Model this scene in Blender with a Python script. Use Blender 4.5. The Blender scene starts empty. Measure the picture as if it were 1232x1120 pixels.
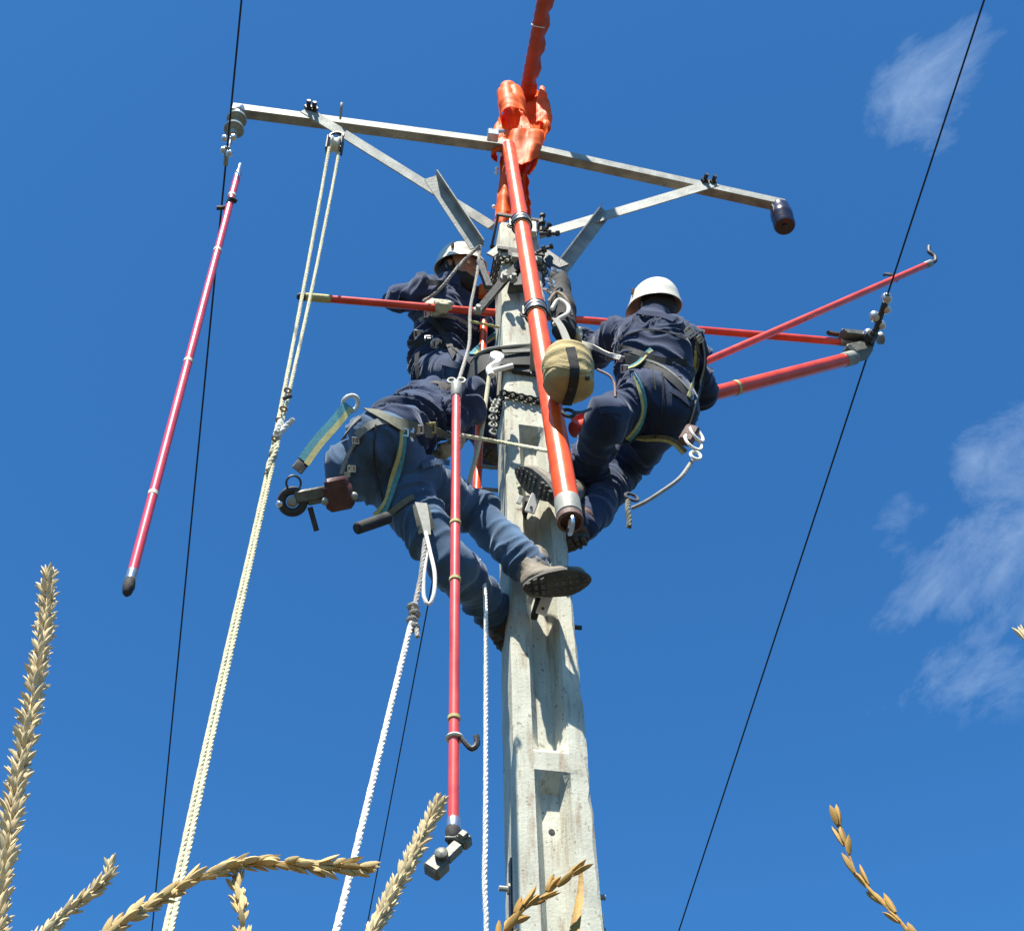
import bpy, bmesh, math, random
import numpy as np
from mathutils import Vector as V, Matrix
from mathutils.bvhtree import BVHTree

random.seed(7)
RNG = np.random.default_rng(7)
rad = math.radians
scene = bpy.context.scene
COL = scene.collection

# ---------------------------------------------------------------- camera
FPX, CX, CY = 1700.0, 616.0, 560.0            # focal length and centre in photo pixels
PITCH, ROLL = rad(48), rad(1.0)
CAM = V((0, 0, 1.5))
_F = V((0, math.cos(PITCH), math.sin(PITCH)))
_R0 = V((1, 0, 0)); _U0 = V((0, -math.sin(PITCH), math.cos(PITCH)))
_R = _R0 * math.cos(ROLL) - _U0 * math.sin(ROLL)
_U = _U0 * math.cos(ROLL) + _R0 * math.sin(ROLL)
cam_data = bpy.data.cameras.new('camera')
cam = bpy.data.objects.new('camera', cam_data); COL.objects.link(cam)
cam.matrix_world = Matrix(((_R.x, _U.x, -_F.x, CAM.x), (_R.y, _U.y, -_F.y, CAM.y), (_R.z, _U.z, -_F.z, CAM.z), (0, 0, 0, 1)))
cam_data.sensor_fit = 'HORIZONTAL'; cam_data.sensor_width = 36
cam_data.lens = 36 * FPX / 1232
cam_data.clip_start = 0.05; cam_data.clip_end = 5000
scene.camera = cam

# ---------------------------------------------------------------- sun, sky, exposure
SUN_EL, SUN_AZ = rad(61), rad(196)            # azimuth clockwise from +Y: behind the camera, a little left
SUN_DIR = V((math.sin(SUN_AZ) * math.cos(SUN_EL), math.cos(SUN_AZ) * math.cos(SUN_EL), math.sin(SUN_EL)))
sd = bpy.data.lights.new('sun', 'SUN'); sd.energy = 5.0; sd.angle = rad(0.53); sd.color = (1.0, 0.95, 0.86)
sun = bpy.data.objects.new('sun', sd); COL.objects.link(sun)
sun.rotation_euler = SUN_DIR.to_track_quat('Z', 'Y').to_euler()
sun.location = (0, 0, 30)
scene.view_settings.view_transform = 'Standard'; scene.view_settings.look = 'None'
scene.view_settings.gamma = 1; scene.view_settings.use_curve_mapping = False
scene.view_settings.exposure = 1.12

def ray(px, py):
    return _F * FPX + _R * (px - CX) - _U * (py - CY)
def at(px, py, Y):
    d = ray(px, py)
    return CAM + d * (Y / d.y)
def scale_at(p):                              # photo pixels per metre at a world point
    return FPX / ((p - CAM).dot(_F))

world = bpy.data.worlds.new('World'); scene.world = world; world.use_nodes = True
wn, wl = world.node_tree.nodes, world.node_tree.links
wn.clear()
wo = wn.new('ShaderNodeOutputWorld'); bg = wn.new('ShaderNodeBackground')
sky = wn.new('ShaderNodeTexSky'); sky.sky_type = 'NISHITA'; sky.sun_disc = False
sky.sun_elevation = SUN_EL; sky.sun_rotation = SUN_AZ
sky.air_density = 1.0; sky.dust_density = 0.6; sky.ozone_density = 2.0; sky.altitude = 300
hs = wn.new('ShaderNodeHueSaturation'); hs.inputs['Saturation'].default_value = 1.0; hs.inputs['Hue'].default_value = 0.5
hs.inputs['Value'].default_value = 1.0
tint = wn.new('ShaderNodeMix'); tint.data_type = 'RGBA'; tint.blend_type = 'MULTIPLY'; tint.inputs['Factor'].default_value = 1
wl.new(sky.outputs[0], tint.inputs['A']); tint.inputs['B'].default_value = (0.225, 0.60, 0.89, 1)   # the deep polarised blue of this noon sky
wl.new(tint.outputs['Result'], hs.inputs['Color'])
tc = wn.new('ShaderNodeTexCoord')
# wispy clouds: direction based noise, gathered into a few loose banks
def wmath(op, a, b=None, c=None):
    n = wn.new('ShaderNodeMath'); n.operation = op
    for i, x in enumerate((a, b, c)):
        if x is None: continue
        if isinstance(x, (int, float)): n.inputs[i].default_value = x
        else: wl.new(x, n.inputs[i])
    return n.outputs[0]
def bank(px, py, rx, ry, ang=0.0, power=1.0):
    d = ray(px, py).normalized()
    e1 = (_R * math.cos(ang) - _U * math.sin(ang)); e2 = (_R * math.sin(ang) + _U * math.cos(ang))
    s = []
    for e, r in ((e1, rx), (e2, ry)):
        e = (e - d * e.dot(d)).normalized()
        n = wn.new('ShaderNodeVectorMath'); n.operation = 'DOT_PRODUCT'
        wl.new(tc.outputs['Generated'], n.inputs[0]); n.inputs[1].default_value = e
        s.append(wmath('MULTIPLY', n.outputs['Value'], FPX / r))
    q = wmath('ADD', wmath('MULTIPLY', s[0], s[0]), wmath('MULTIPLY', s[1], s[1]))
    g = wmath('MAXIMUM', wmath('SUBTRACT', 1.0, q), 0.0)
    n = wn.new('ShaderNodeVectorMath'); n.operation = 'DOT_PRODUCT'
    wl.new(tc.outputs['Generated'], n.inputs[0]); n.inputs[1].default_value = d
    front = wmath('GREATER_THAN', n.outputs['Value'], 0.0)
    return wmath('MULTIPLY', wmath('MULTIPLY', g, front), power)
banks = [bank(1125, 92, 100, 110, 0.6, 0.78), bank(1205, 385, 85, 75, 0, 0.45), bank(1222, 555, 125, 85, -.4, 0.95),
         bank(1180, 665, 190, 75, -0.75, 0.92), bank(1100, 650, 70, 120, 0.5, 0.55), bank(1150, 800, 160, 80, -0.2, 0.6), bank(1225, 730, 70, 90, 0, 0.6),
         bank(1380, 640, 200, 260, 0, 0.9), bank(1500, 300, 220, 120, 0.4, 0.8), bank(-500, 500, 260, 150, 0.3, 0.7), bank(-300, -100, 160, 110, -0.3, 0.5)]
m = banks[0]
for b in banks[1:]: m = wmath('MAXIMUM', m, b)
mp = wn.new('ShaderNodeMapping'); wl.new(tc.outputs['Generated'], mp.inputs[0])
mp.inputs['Rotation'].default_value = (0.3, 0.5, 0.9); mp.inputs['Scale'].default_value = (1.0, 1.35, 1.0)
no = wn.new('ShaderNodeTexNoise'); no.inputs['Scale'].default_value = 1.15; no.inputs['Detail'].default_value = 12; no.inputs['Roughness'].default_value = 0.66
no.inputs['Distortion'].default_value = 0.35
e1 = _R * .80 + _U * .60; e2 = _U * .80 - _R * .60                     # wisps drawn out along one slanting direction
cx = wn.new('ShaderNodeCombineXYZ')
for i_, (e_, s_) in enumerate(((e1, 9.5), (e2, 16.5), (_F, 11.0))):
    n_ = wn.new('ShaderNodeVectorMath'); n_.operation = 'DOT_PRODUCT'; wl.new(tc.outputs['Generated'], n_.inputs[0]); n_.inputs[1].default_value = e_ * s_
    wl.new(n_.outputs['Value'], cx.inputs[i_])
wl.new(cx.outputs[0], no.inputs['Vector'])
n2 = wn.new('ShaderNodeTexNoise'); n2.inputs['Scale'].default_value = 9; n2.inputs['Detail'].default_value = 4
wl.new(tc.outputs['Generated'], n2.inputs['Vector'])
nz = wmath('ADD', wmath('MULTIPLY', wmath('SUBTRACT', no.outputs[0], 0.5), 2.6), wmath('MULTIPLY', wmath('SUBTRACT', n2.outputs[0], 0.5), 1.6))
cl = wmath('ADD', wmath('SUBTRACT', wmath('MULTIPLY', m, 0.95), 0.42), nz)
cl = wmath('MULTIPLY', wmath('MAXIMUM', cl, 0.0), wmath('MINIMUM', wmath('MULTIPLY', m, 3.0), 1.0))
cl = wmath('MINIMUM', wmath('MULTIPLY', cl, 0.38), 0.46)
mx = wn.new('ShaderNodeMix'); mx.data_type = 'RGBA'
wl.new(cl, mx.inputs['Factor']); wl.new(hs.outputs[0], mx.inputs['A']); mx.inputs['B'].default_value = (3.4, 4.3, 5.4, 1)
wl.new(mx.outputs['Result'], bg.inputs['Color']); bg.inputs['Strength'].default_value = 0.10
wl.new(bg.outputs[0], wo.inputs[0])

# ---------------------------------------------------------------- materials
def mat(name, col, rough=0.6, metal=0.0, var=0.15, vscale=12.0, bump=0.0, bscale=60.0, coat=0.0, trans=0.0, spots=None, sheen=0.0, coord='Object', spec=0.5, bdist=0.01):
    m = bpy.data.materials.new(name); m.use_nodes = True
    nt = m.node_tree; N, L = nt.nodes, nt.links
    bs = N['Principled BSDF']
    bs.inputs['Roughness'].default_value = rough; bs.inputs['Metallic'].default_value = metal
    bs.inputs['Coat Weight'].default_value = coat; bs.inputs['Coat Roughness'].default_value = 0.13
    bs.inputs['Specular IOR Level'].default_value = spec
    if sheen: bs.inputs['Sheen Weight'].default_value = sheen; bs.inputs['Sheen Roughness'].default_value = 0.4; bs.inputs['Sheen Tint'].default_value = (0.85, 0.9, 1, 1)
    tc = N.new('ShaderNodeTexCoord')
    n = N.new('ShaderNodeTexNoise'); n.inputs['Scale'].default_value = vscale; n.inputs['Detail'].default_value = 6
    L.new(tc.outputs[coord], n.inputs['Vector'])
    r = N.new('ShaderNodeMapRange'); r.inputs[1].default_value = 0.3; r.inputs[2].default_value = 0.7
    r.inputs[3].default_value = 1 - var; r.inputs[4].default_value = 1 + var
    L.new(n.outputs[0], r.inputs[0])
    h = N.new('ShaderNodeHueSaturation'); h.inputs['Color'].default_value = (*col, 1)
    L.new(r.outputs[0], h.inputs['Value'])
    out = h.outputs[0]
    if spots:
        sc, thr, scol = spots
        for k, (s_, t_) in enumerate(((sc, thr), (sc * 0.4, thr * 0.7))):
            v = N.new('ShaderNodeTexNoise'); v.inputs['Scale'].default_value = s_; v.inputs['Detail'].default_value = 2
            L.new(tc.outputs[coord], v.inputs['Vector'])
            rr = N.new('ShaderNodeMapRange'); rr.inputs[1].default_value = 0.70 - t_; rr.inputs[2].default_value = 0.78 - t_
            L.new(v.outputs[0], rr.inputs[0])
            mxx = N.new('ShaderNodeMix'); mxx.data_type = 'RGBA'
            L.new(rr.outputs[0], mxx.inputs['Factor']); L.new(out, mxx.inputs['A']); mxx.inputs['B'].default_value = (*scol, 1)
            out = mxx.outputs['Result']
    L.new(out, bs.inputs['Base Color'])
    rn = N.new('ShaderNodeMapRange'); rn.inputs[3].default_value = max(0, rough - 0.08); rn.inputs[4].default_value = min(1, rough + 0.1)
    L.new(n.outputs[0], rn.inputs[0]); L.new(rn.outputs[0], bs.inputs['Roughness'])
    if bump:
        n2 = N.new('ShaderNodeTexNoise'); n2.inputs['Scale'].default_value = bscale; n2.inputs['Detail'].default_value = 5
        L.new(tc.outputs[coord], n2.inputs['Vector'])
        b = N.new('ShaderNodeBump'); b.inputs['Strength'].default_value = bump; b.inputs['Distance'].default_value = bdist
        L.new(n2.outputs[0], b.inputs['Height']); L.new(b.outputs[0], bs.inputs['Normal'])
    if trans:
        t = N.new('ShaderNodeBsdfTranslucent'); L.new(out, t.inputs['Color'])
        mxs = N.new('ShaderNodeMixShader'); mxs.inputs[0].default_value = trans
        L.new(bs.outputs[0], mxs.inputs[1]); L.new(t.outputs[0], mxs.inputs[2])
        L.new(mxs.outputs[0], N['Material Output'].inputs['Surface'])
    return m

M = {}
M['soil'] = mat('soil', (0.045, 0.038, 0.022), 0.95, var=0.35, vscale=1.5, bump=0.5, bscale=8)
M['concrete'] = mat('concrete', (0.51, 0.505, 0.41), 0.9, var=0.20, vscale=7, bump=0.5, bscale=90, bdist=0.003, spots=(70, 0.05, (0.17, 0.13, 0.09)))
M['galv'] = mat('galvanised_steel', (0.285, 0.29, 0.25), 0.6, 0.1, 0.32, 14, 0.15, 70, spots=(30, .02, (.26, .26, .22)))
M['steel'] = mat('bright_steel', (0.62, 0.62, 0.62), 0.28, 0.9, 0.1, 30)
M['darksteel'] = mat('dark_steel', (0.055, 0.055, 0.05), 0.5, 0.5, 0.3, 30, 0.15, 120)
M['grip'] = mat('cast_alloy', (0.13, 0.13, 0.105), 0.5, 0.4, 0.25, 40, 0.2, 100)
M['red'] = mat('orange_red_fibreglass', (0.82, 0.088, 0.008), 0.33, 0, 0.22, 14, coat=0.2)
M['scarlet'] = mat('scarlet_fibreglass', (0.66, 0.050, 0.014), 0.33, 0, 0.22, 14, coat=0.35)
M['cherry'] = mat('cherry_red_fibreglass', (0.72, 0.055, 0.024), 0.33, 0, 0.2, 14, coat=0.8, spec=1.0)
M['pinkred'] = mat('red_fibreglass', (0.68, 0.04, 0.06), 0.33, 0, 0.15, 9, coat=0.8, spec=1.0)
M['orange'] = mat('orange_rubber', (0.95, 0.19, 0.015), 0.58, 0, 0.18, 9, 0.1, 40, trans=0.42)
M['hose'] = mat('rust_orange_rubber', (0.42, 0.06, 0.025), 0.42, 0, 0.15, 14, 0.1, 40)
M['greyboot'] = mat('grey_leather', (0.17, 0.145, 0.105), 0.75, 0, 0.35, 20, 0.3, 90)
M['wire'] = mat('conductor', (0.03, 0.032, 0.034), 0.45, 0.6, 0.2, 40)
M['porc'] = mat('grey_insulator', (0.30, 0.35, 0.32), 0.3, 0, 0.1, 20, coat=0.3)
M['redbrown'] = mat('red_brown_paint', (0.085, 0.028, 0.02), 0.4, 0, 0.3, 25, 0.1, 90)
M['brown'] = mat('dark_brown_glaze', (0.022, 0.009, 0.009), 0.25, 0, 0.15, 20, coat=0.6)
M['rope'] = mat('pale_rope', (0.62, 0.58, 0.38), 0.9, 0, 0.15, 60, 0.2, 200)
M['whiterope'] = mat('white_rope', (0.72, 0.70, 0.62), 0.9, 0, 0.12, 60, 0.2, 200)
M['greyrope'] = mat('grey_rope', (0.33, 0.31, 0.27), 0.9, 0, 0.2, 60, 0.2, 200)
M['darkrope'] = mat('dark_cord', (0.07, 0.075, 0.09), 0.9, 0, 0.2, 60)
M['jacket'] = mat('navy_jacket', (0.024, 0.037, 0.076), 0.9, 0, 0.32, 6, 0.2, 160, sheen=0.3, spec=0.2)
M['trouser'] = mat('navy_trousers', (0.021, 0.035, 0.076), 0.88, 0, 0.28, 6, 0.15, 160, sheen=0.3, spec=0.2)
M['jeans'] = mat('blue_work_trousers', (0.052, 0.098, 0.166), 0.88, 0, 0.42, 7, 0.15, 160, sheen=0.3, spec=0.2)
M['helmet'] = mat('cream_helmet', (0.74, 0.70, 0.56), 0.3, 0, 0.06, 10, coat=0.4)
M['skin'] = mat('skin', (0.42, 0.22, 0.15), 0.5, 0, 0.12, 30)
M['hair'] = mat('dark_hair', (0.018, 0.013, 0.010), 0.7, 0, 0.4, 90, 0.5, 220)
M['leather'] = mat('tan_leather', (0.30, 0.23, 0.15), 0.7, 0, 0.25, 25, 0.3, 90)
M['brownleather'] = mat('brown_leather', (0.11, 0.055, 0.04), 0.65, 0, 0.3, 25, 0.3, 90)
M['glove'] = mat('pale_glove_leather', (0.45, 0.43, 0.29), 0.8, 0, 0.2, 30, 0.3, 110)
M['rubber'] = mat('black_rubber', (0.035, 0.032, 0.028), 0.75, 0, 0.3, 25, 0.2, 80)
M['sole'] = mat('worn_sole', (0.085, 0.080, 0.068), 0.85, 0, 0.4, 25, 0.3, 80)
M['teal'] = mat('teal_webbing', (0.07, 0.27, 0.31), 0.8, 0, 0.2, 60, 0.2, 300)
M['yellow'] = mat('yellow_webbing', (0.46, 0.42, 0.17), 0.8, 0, 0.2, 60, 0.2, 300)
M['olive'] = mat('olive_webbing', (0.13, 0.13, 0.09), 0.85, 0, 0.25, 60, 0.2, 300)
M['blackweb'] = mat('black_webbing', (0.022, 0.023, 0.022), 0.8, 0, 0.3, 60, 0.2, 300)
M['greyweb'] = mat('grey_webbing', (0.22, 0.22, 0.19), 0.85, 0, 0.2, 60, 0.2, 300)
M['canvas'] = mat('tan_canvas', (0.40, 0.31, 0.14), 0.9, 0, 0.2, 12, 0.35, 140)
M['white'] = mat('white_plastic', (0.78, 0.76, 0.68), 0.5, 0, 0.06, 20)
M['straw'] = mat('dry_straw', (0.62, 0.46, 0.20), 0.7, 0, 0.3, 60, 0.15, 300, trans=0.22)
M['strawpale'] = mat('pale_straw', (0.70, 0.57, 0.32), 0.7, 0, 0.28, 60, 0.15, 300, trans=0.22)
M['gold'] = mat('golden_straw', (0.45, 0.26, 0.055), 0.65, 0, 0.35, 60, 0.15, 300, trans=0.2)
M['greyband'] = mat('pale_sticker', (0.6, 0.58, 0.45), 0.6)

def weathered_concrete(m):
    """streaks and stains that run down the pole, over the mottled base colour"""
    nt = m.node_tree; N, L = nt.nodes, nt.links; bs = N['Principled BSDF']
    src = bs.inputs['Base Color'].links[0].from_socket; tc = N.new('ShaderNodeTexCoord')
    for sc, lo, hi, col, amt in (((16, 16, 1.0), .46, .70, (.32, .31, .23), .55), ((5, 5, 2.5), .45, .68, (.40, .41, .33), .7), ((34, 34, 5.0), .52, .70, (.24, .15, .08), .75)):
        mp = N.new('ShaderNodeMapping'); mp.inputs['Scale'].default_value = sc; L.new(tc.outputs['Object'], mp.inputs[0])
        n = N.new('ShaderNodeTexNoise'); n.inputs['Scale'].default_value = 1; n.inputs['Detail'].default_value = 8; n.inputs['Roughness'].default_value = .65; L.new(mp.outputs[0], n.inputs['Vector'])
        r = N.new('ShaderNodeMapRange'); r.inputs[1].default_value = lo; r.inputs[2].default_value = hi; r.inputs[4].default_value = amt; L.new(n.outputs[0], r.inputs[0])
        x = N.new('ShaderNodeMix'); x.data_type = 'RGBA'; L.new(r.outputs[0], x.inputs['Factor']); L.new(src, x.inputs['A']); x.inputs['B'].default_value = (*col, 1); src = x.outputs['Result']
    L.new(src, bs.inputs['Base Color'])
weathered_concrete(M['concrete'])

# ---------------------------------------------------------------- object helpers
def tag(o, label=None, cat=None, group=None, kind=None):
    if label: o['label'] = label
    if cat: o['category'] = cat
    if group: o['group'] = group
    if kind: o['kind'] = kind
    return o
def thing(name, label, cat, loc, group=None):
    o = bpy.data.objects.new(name, None); COL.objects.link(o)
    o.location = loc; o.empty_display_size = 0.05
    return tag(o, label, cat, group)
def root_loc(o):
    while o.parent: o = o.parent
    return V(o.location)
def link_mesh(name, verts, faces, material, parent=None, smooth=True, angle=None):
    v = np.asarray([tuple(p) for p in verts] if not isinstance(verts, np.ndarray) else verts, dtype=np.float64)
    if parent is not None: org = root_loc(parent)
    else: org = V(((v[:, 0].min() + v[:, 0].max()) / 2, (v[:, 1].min() + v[:, 1].max()) / 2, v[:, 2].min()))
    v = v - np.array(org)
    me = bpy.data.meshes.new(name); me.from_pydata(v.tolist(), [], [list(f) for f in faces]); me.update()
    if smooth: me.polygons.foreach_set('use_smooth', [True] * len(me.polygons))
    if angle is not None: me.set_sharp_from_angle(angle=rad(angle))
    me.materials.append(material)
    o = bpy.data.objects.new(name, me); COL.objects.link(o)
    if parent is not None: o.parent = parent
    else: o.location = org
    return o

def frame(t, hint=V((0, 0, 1))):
    t = t.normalized()
    if abs(t.dot(hint.normalized())) > 0.97: hint = V((1, 0.2, 0))
    s = t.cross(hint).normalized(); u = s.cross(t).normalized()
    return s, u
def spline(pts, step=None, n=None):
    P = [V(p) for p in pts]
    if len(P) == 2:
        k = n or max(2, int((P[1] - P[0]).length / step) + 1)
        return [P[0].lerp(P[1], i / (k - 1)) for i in range(k)]
    out = []
    Q = [P[0] * 2 - P[1]] + P + [P[-1] * 2 - P[-2]]
    per = n and max(2, n // (len(P) - 1))
    for i in range(1, len(Q) - 2):
        a, b, c, d = Q[i - 1:i + 3]
        k = per or max(2, int((c - b).length / step))
        for j in range(k):
            t = j / k
            out.append(0.5 * ((2 * b) + (c - a) * t + (2 * a - 5 * b + 4 * c - d) * t * t + (3 * b - a - 3 * c + d) * t ** 3))
    out.append(P[-1]); return out

class MB:
    def __init__(s): s.v = []; s.f = []
    def add(s, vs, fs):
        o = len(s.v); s.v += [V(p) for p in vs]; s.f += [tuple(i + o for i in f) for f in fs]; return s
    def tube(s, pts, r, sides=12, caps=True):
        n = len(pts); rr = r if isinstance(r, (list, tuple)) else [r] * n
        vs, fs = [], []; prev = None
        for i, p in enumerate(pts):
            t = (pts[min(i + 1, n - 1)] - pts[max(i - 1, 0)])
            if t.length < 1e-9: t = V((0, 0, 1))
            t.normalize()
            if prev is None: a, b = frame(t)
            else:
                a = prev - t * prev.dot(t); a.normalize(); b = a.cross(t) * -1
            prev = a; b = t.cross(a)
            for k in range(sides):
                w = 2 * math.pi * k / sides
                vs.append(p + (a * math.cos(w) + b * math.sin(w)) * rr[i])
        for i in range(n - 1):
            for k in range(sides):
                k2 = (k + 1) % sides
                fs.append((i * sides + k, i * sides + k2, (i + 1) * sides + k2, (i + 1) * sides + k))
        if caps:
            fs.append(tuple(range(sides - 1, -1, -1))); fs.append(tuple((n - 1) * sides + k for k in range(sides)))
        return s.add(vs, fs)
    def lathe(s, base, axis, prof, sides=20, hint=V((0, 0, 1))):      # prof: (distance along axis, radius)
        axis = axis.normalized(); a, b = frame(axis, hint)
        vs, fs = [], []; n = len(prof)
        for d, r in prof:
            for k in range(sides):
                w = 2 * math.pi * k / sides
                vs.append(base + axis * d + (a * math.cos(w) + b * math.sin(w)) * max(r, 1e-4))
        for i in range(n - 1):
            for k in range(sides):
                k2 = (k + 1) % sides
                fs.append((i * sides + k, i * sides + k2, (i + 1) * sides + k2, (i + 1) * sides + k))
        fs.append(tuple(range(sides - 1, -1, -1))); fs.append(tuple((n - 1) * sides + k for k in range(sides)))
        return s.add(vs, fs)
    def box(s, c, ax, half, bev=0.0):                                 # ax: three unit vectors
        e = [V(ax[i]).normalized() * half[i] for i in range(3)]
        b = min(bev, min(half) * 0.45)
        if b <= 0:
            vs = [c + e[0] * x + e[1] * y + e[2] * z for x in (-1, 1) for y in (-1, 1) for z in (-1, 1)]
            return s.add(vs, [(0, 1, 3, 2), (4, 6, 7, 5), (0, 4, 5, 1), (2, 3, 7, 6), (0, 2, 6, 4), (1, 5, 7, 3)])
        k = [1 - b / h for h in half]; bm = bmesh.new()
        pts = []
        for x in (-1, 1):
            for y in (-1, 1):
                for z in (-1, 1):
                    pts += [e[0] * x + e[1] * y * k[1] + e[2] * z * k[2], e[0] * x * k[0] + e[1] * y + e[2] * z * k[2], e[0] * x * k[0] + e[1] * y * k[1] + e[2] * z]
        for p in pts: bm.verts.new(c + p)
        bmesh.ops.convex_hull(bm, input=bm.verts[:]); bm.verts.index_update()
        s.add([v.co.copy() for v in bm.verts], [tuple(v.index for v in f.verts) for f in bm.faces]); bm.free(); return s
    def sweep(s, a, b, poly, u, w, caps=True):                        # poly in (u, w) swept from a to b
        n = len(poly)
        vs = [a + u * x + w * y for x, y in poly] + [b + u * x + w * y for x, y in poly]
        fs = [(i, (i + 1) % n, n + (i + 1) % n, n + i) for i in range(n)]
        fs += [tuple(range(n - 1, -1, -1)), tuple(range(n, 2 * n))]
        return s.add(vs, fs)
    def angle_bar(s, a, b, face, leg, t=0.006, l1=0.06, l2=0.06):     # L profile: `face` = direction of leg 1, `leg` = direction of leg 2
        d = (b - a).normalized()
        u = (face - d * face.dot(d)).normalized(); w = leg - d * leg.dot(d); w = (w - u * w.dot(u)).normalized()
        return s.sweep(a, b, [(0, 0), (l1, 0), (l1, t), (t, t), (t, l2), (0, l2)], u, w)
    def ball(s, c, r, ax=None, seg=12, ring=8):
        r = r if isinstance(r, (tuple, list)) else (r, r, r); ax = ax or (V((1, 0, 0)), V((0, 1, 0)), V((0, 0, 1)))
        vs = [c + ax[2] * r[2]]; fs = []
        for i in range(1, ring):
            ph = math.pi * i / ring
            for k in range(seg):
                w = 2 * math.pi * k / seg
                vs.append(c + ax[0] * r[0] * math.sin(ph) * math.cos(w) + ax[1] * r[1] * math.sin(ph) * math.sin(w) + ax[2] * r[2] * math.cos(ph))
        vs.append(c - ax[2] * r[2]); L = len(vs) - 1
        for k in range(seg):
            fs.append((0, 1 + k, 1 + (k + 1) % seg)); fs.append((L, L - seg + (k + 1) % seg, L - seg + k))
        for i in range(ring - 2):
            for k in range(seg):
                a = 1 + i * seg; fs.append((a + k, a + seg + k, a + seg + (k + 1) % seg, a + (k + 1) % seg))
        return s.add(vs, fs)
    def torus(s, c, axis, R, r, seg=20, sides=8, sx=1.0, hint=V((0, 0, 1))):
        a, b = frame(axis, hint); axis = axis.normalized()
        vs, fs = [], []
        for i in range(seg):
            w = 2 * math.pi * i / seg; rd = a * math.cos(w) + b * math.sin(w)
            cc = c + (a * math.cos(w) * sx + b * math.sin(w)) * R
            for k in range(sides):
                q = 2 * math.pi * k / sides; vs.append(cc + rd * math.cos(q) * r + axis * math.sin(q) * r)
        for i in range(seg):
            for k in range(sides):
                i2, k2 = (i + 1) % seg, (k + 1) % sides
                fs.append((i * sides + k, i2 * sides + k, i2 * sides + k2, i * sides + k2))
        return s.add(vs, fs)
    def ribbon(s, pts, normals, width, th):
        n = len(pts); vs, fs = [], []
        for i, p in enumerate(pts):
            t = (pts[min(i + 1, n - 1)] - pts[max(i - 1, 0)]).normalized(); N = normals[i]
            b = t.cross(N).normalized(); N = b.cross(t).normalized()
            w = width[i] if isinstance(width, list) else width
            for x, y in ((-1, 0), (1, 0), (1, 1), (-1, 1)): vs.append(p + b * x * w / 2 + N * y * th)
        for i in range(n - 1):
            for k in range(4):
                k2 = (k + 1) % 4; fs.append((i * 4 + k, i * 4 + k2, (i + 1) * 4 + k2, (i + 1) * 4 + k))
        fs.append((3, 2, 1, 0)); fs.append(tuple((n - 1) * 4 + k for k in range(4)))
        return s.add(vs, fs)
    def rope(s, pts, r, pitch=None, strands=3, sides=6):
        pitch = pitch or r * 6
        P = spline(pts, step=pitch / 8)
        n = len(P); L = 0.0; fr = []; prev = None
        for i, p in enumerate(P):
            t = (P[min(i + 1, n - 1)] - P[max(i - 1, 0)]).normalized()
            if prev is None: a, b = frame(t)
            else: a = (prev - t * prev.dot(t)).normalized()
            b = t.cross(a); prev = a
            if i: L += (p - P[i - 1]).length
            fr.append((p, a, b, L))
        for k in range(strands):
            o = 2 * math.pi * k / strands
            s.tube([p + (a * math.cos(2 * math.pi * l / pitch + o) + b * math.sin(2 * math.pi * l / pitch + o)) * r * (0.36 + .05 * math.sin(l * 9 + k)) for p, a, b, l in fr], r * 0.62, sides)
        return s
    def build(s, name, material, parent=None, smooth=True, angle=35):
        return link_mesh(name, s.v, s.f, material, parent, smooth, angle)

# ---------------------------------------------------------------- signed distance modelling for bodies and cloth
def vnoise(p, seed=0):
    p = np.asarray(p, dtype=np.float64); i = np.floor(p).astype(np.int64); f = p - i; f = f * f * (3 - 2 * f)
    out = 0
    for dx in (0, 1):
        for dy in (0, 1):
            for dz in (0, 1):
                h = ((i[:, 0] + dx) * 374761393 + (i[:, 1] + dy) * 668265263 + (i[:, 2] + dz) * 2147483647 + seed * 974711) & 0xffffffff
                h = ((h ^ (h >> 13)) * 1274126177) & 0xffffffff
                h = (h ^ (h >> 16)) & 0xffff
                w = (f[:, 0] if dx else 1 - f[:, 0]) * (f[:, 1] if dy else 1 - f[:, 1]) * (f[:, 2] if dz else 1 - f[:, 2])
                out = out + w * (h / 65535.0)
    return out * 2 - 1
def cone(a, b, ra, rb): return ('c', np.array(a), np.array(b), ra, rb)
def ell(c, ax, r): return ('e', np.array(c), np.array([list(V(x).normalized()) for x in ax]), np.array(r, dtype=float))
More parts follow.
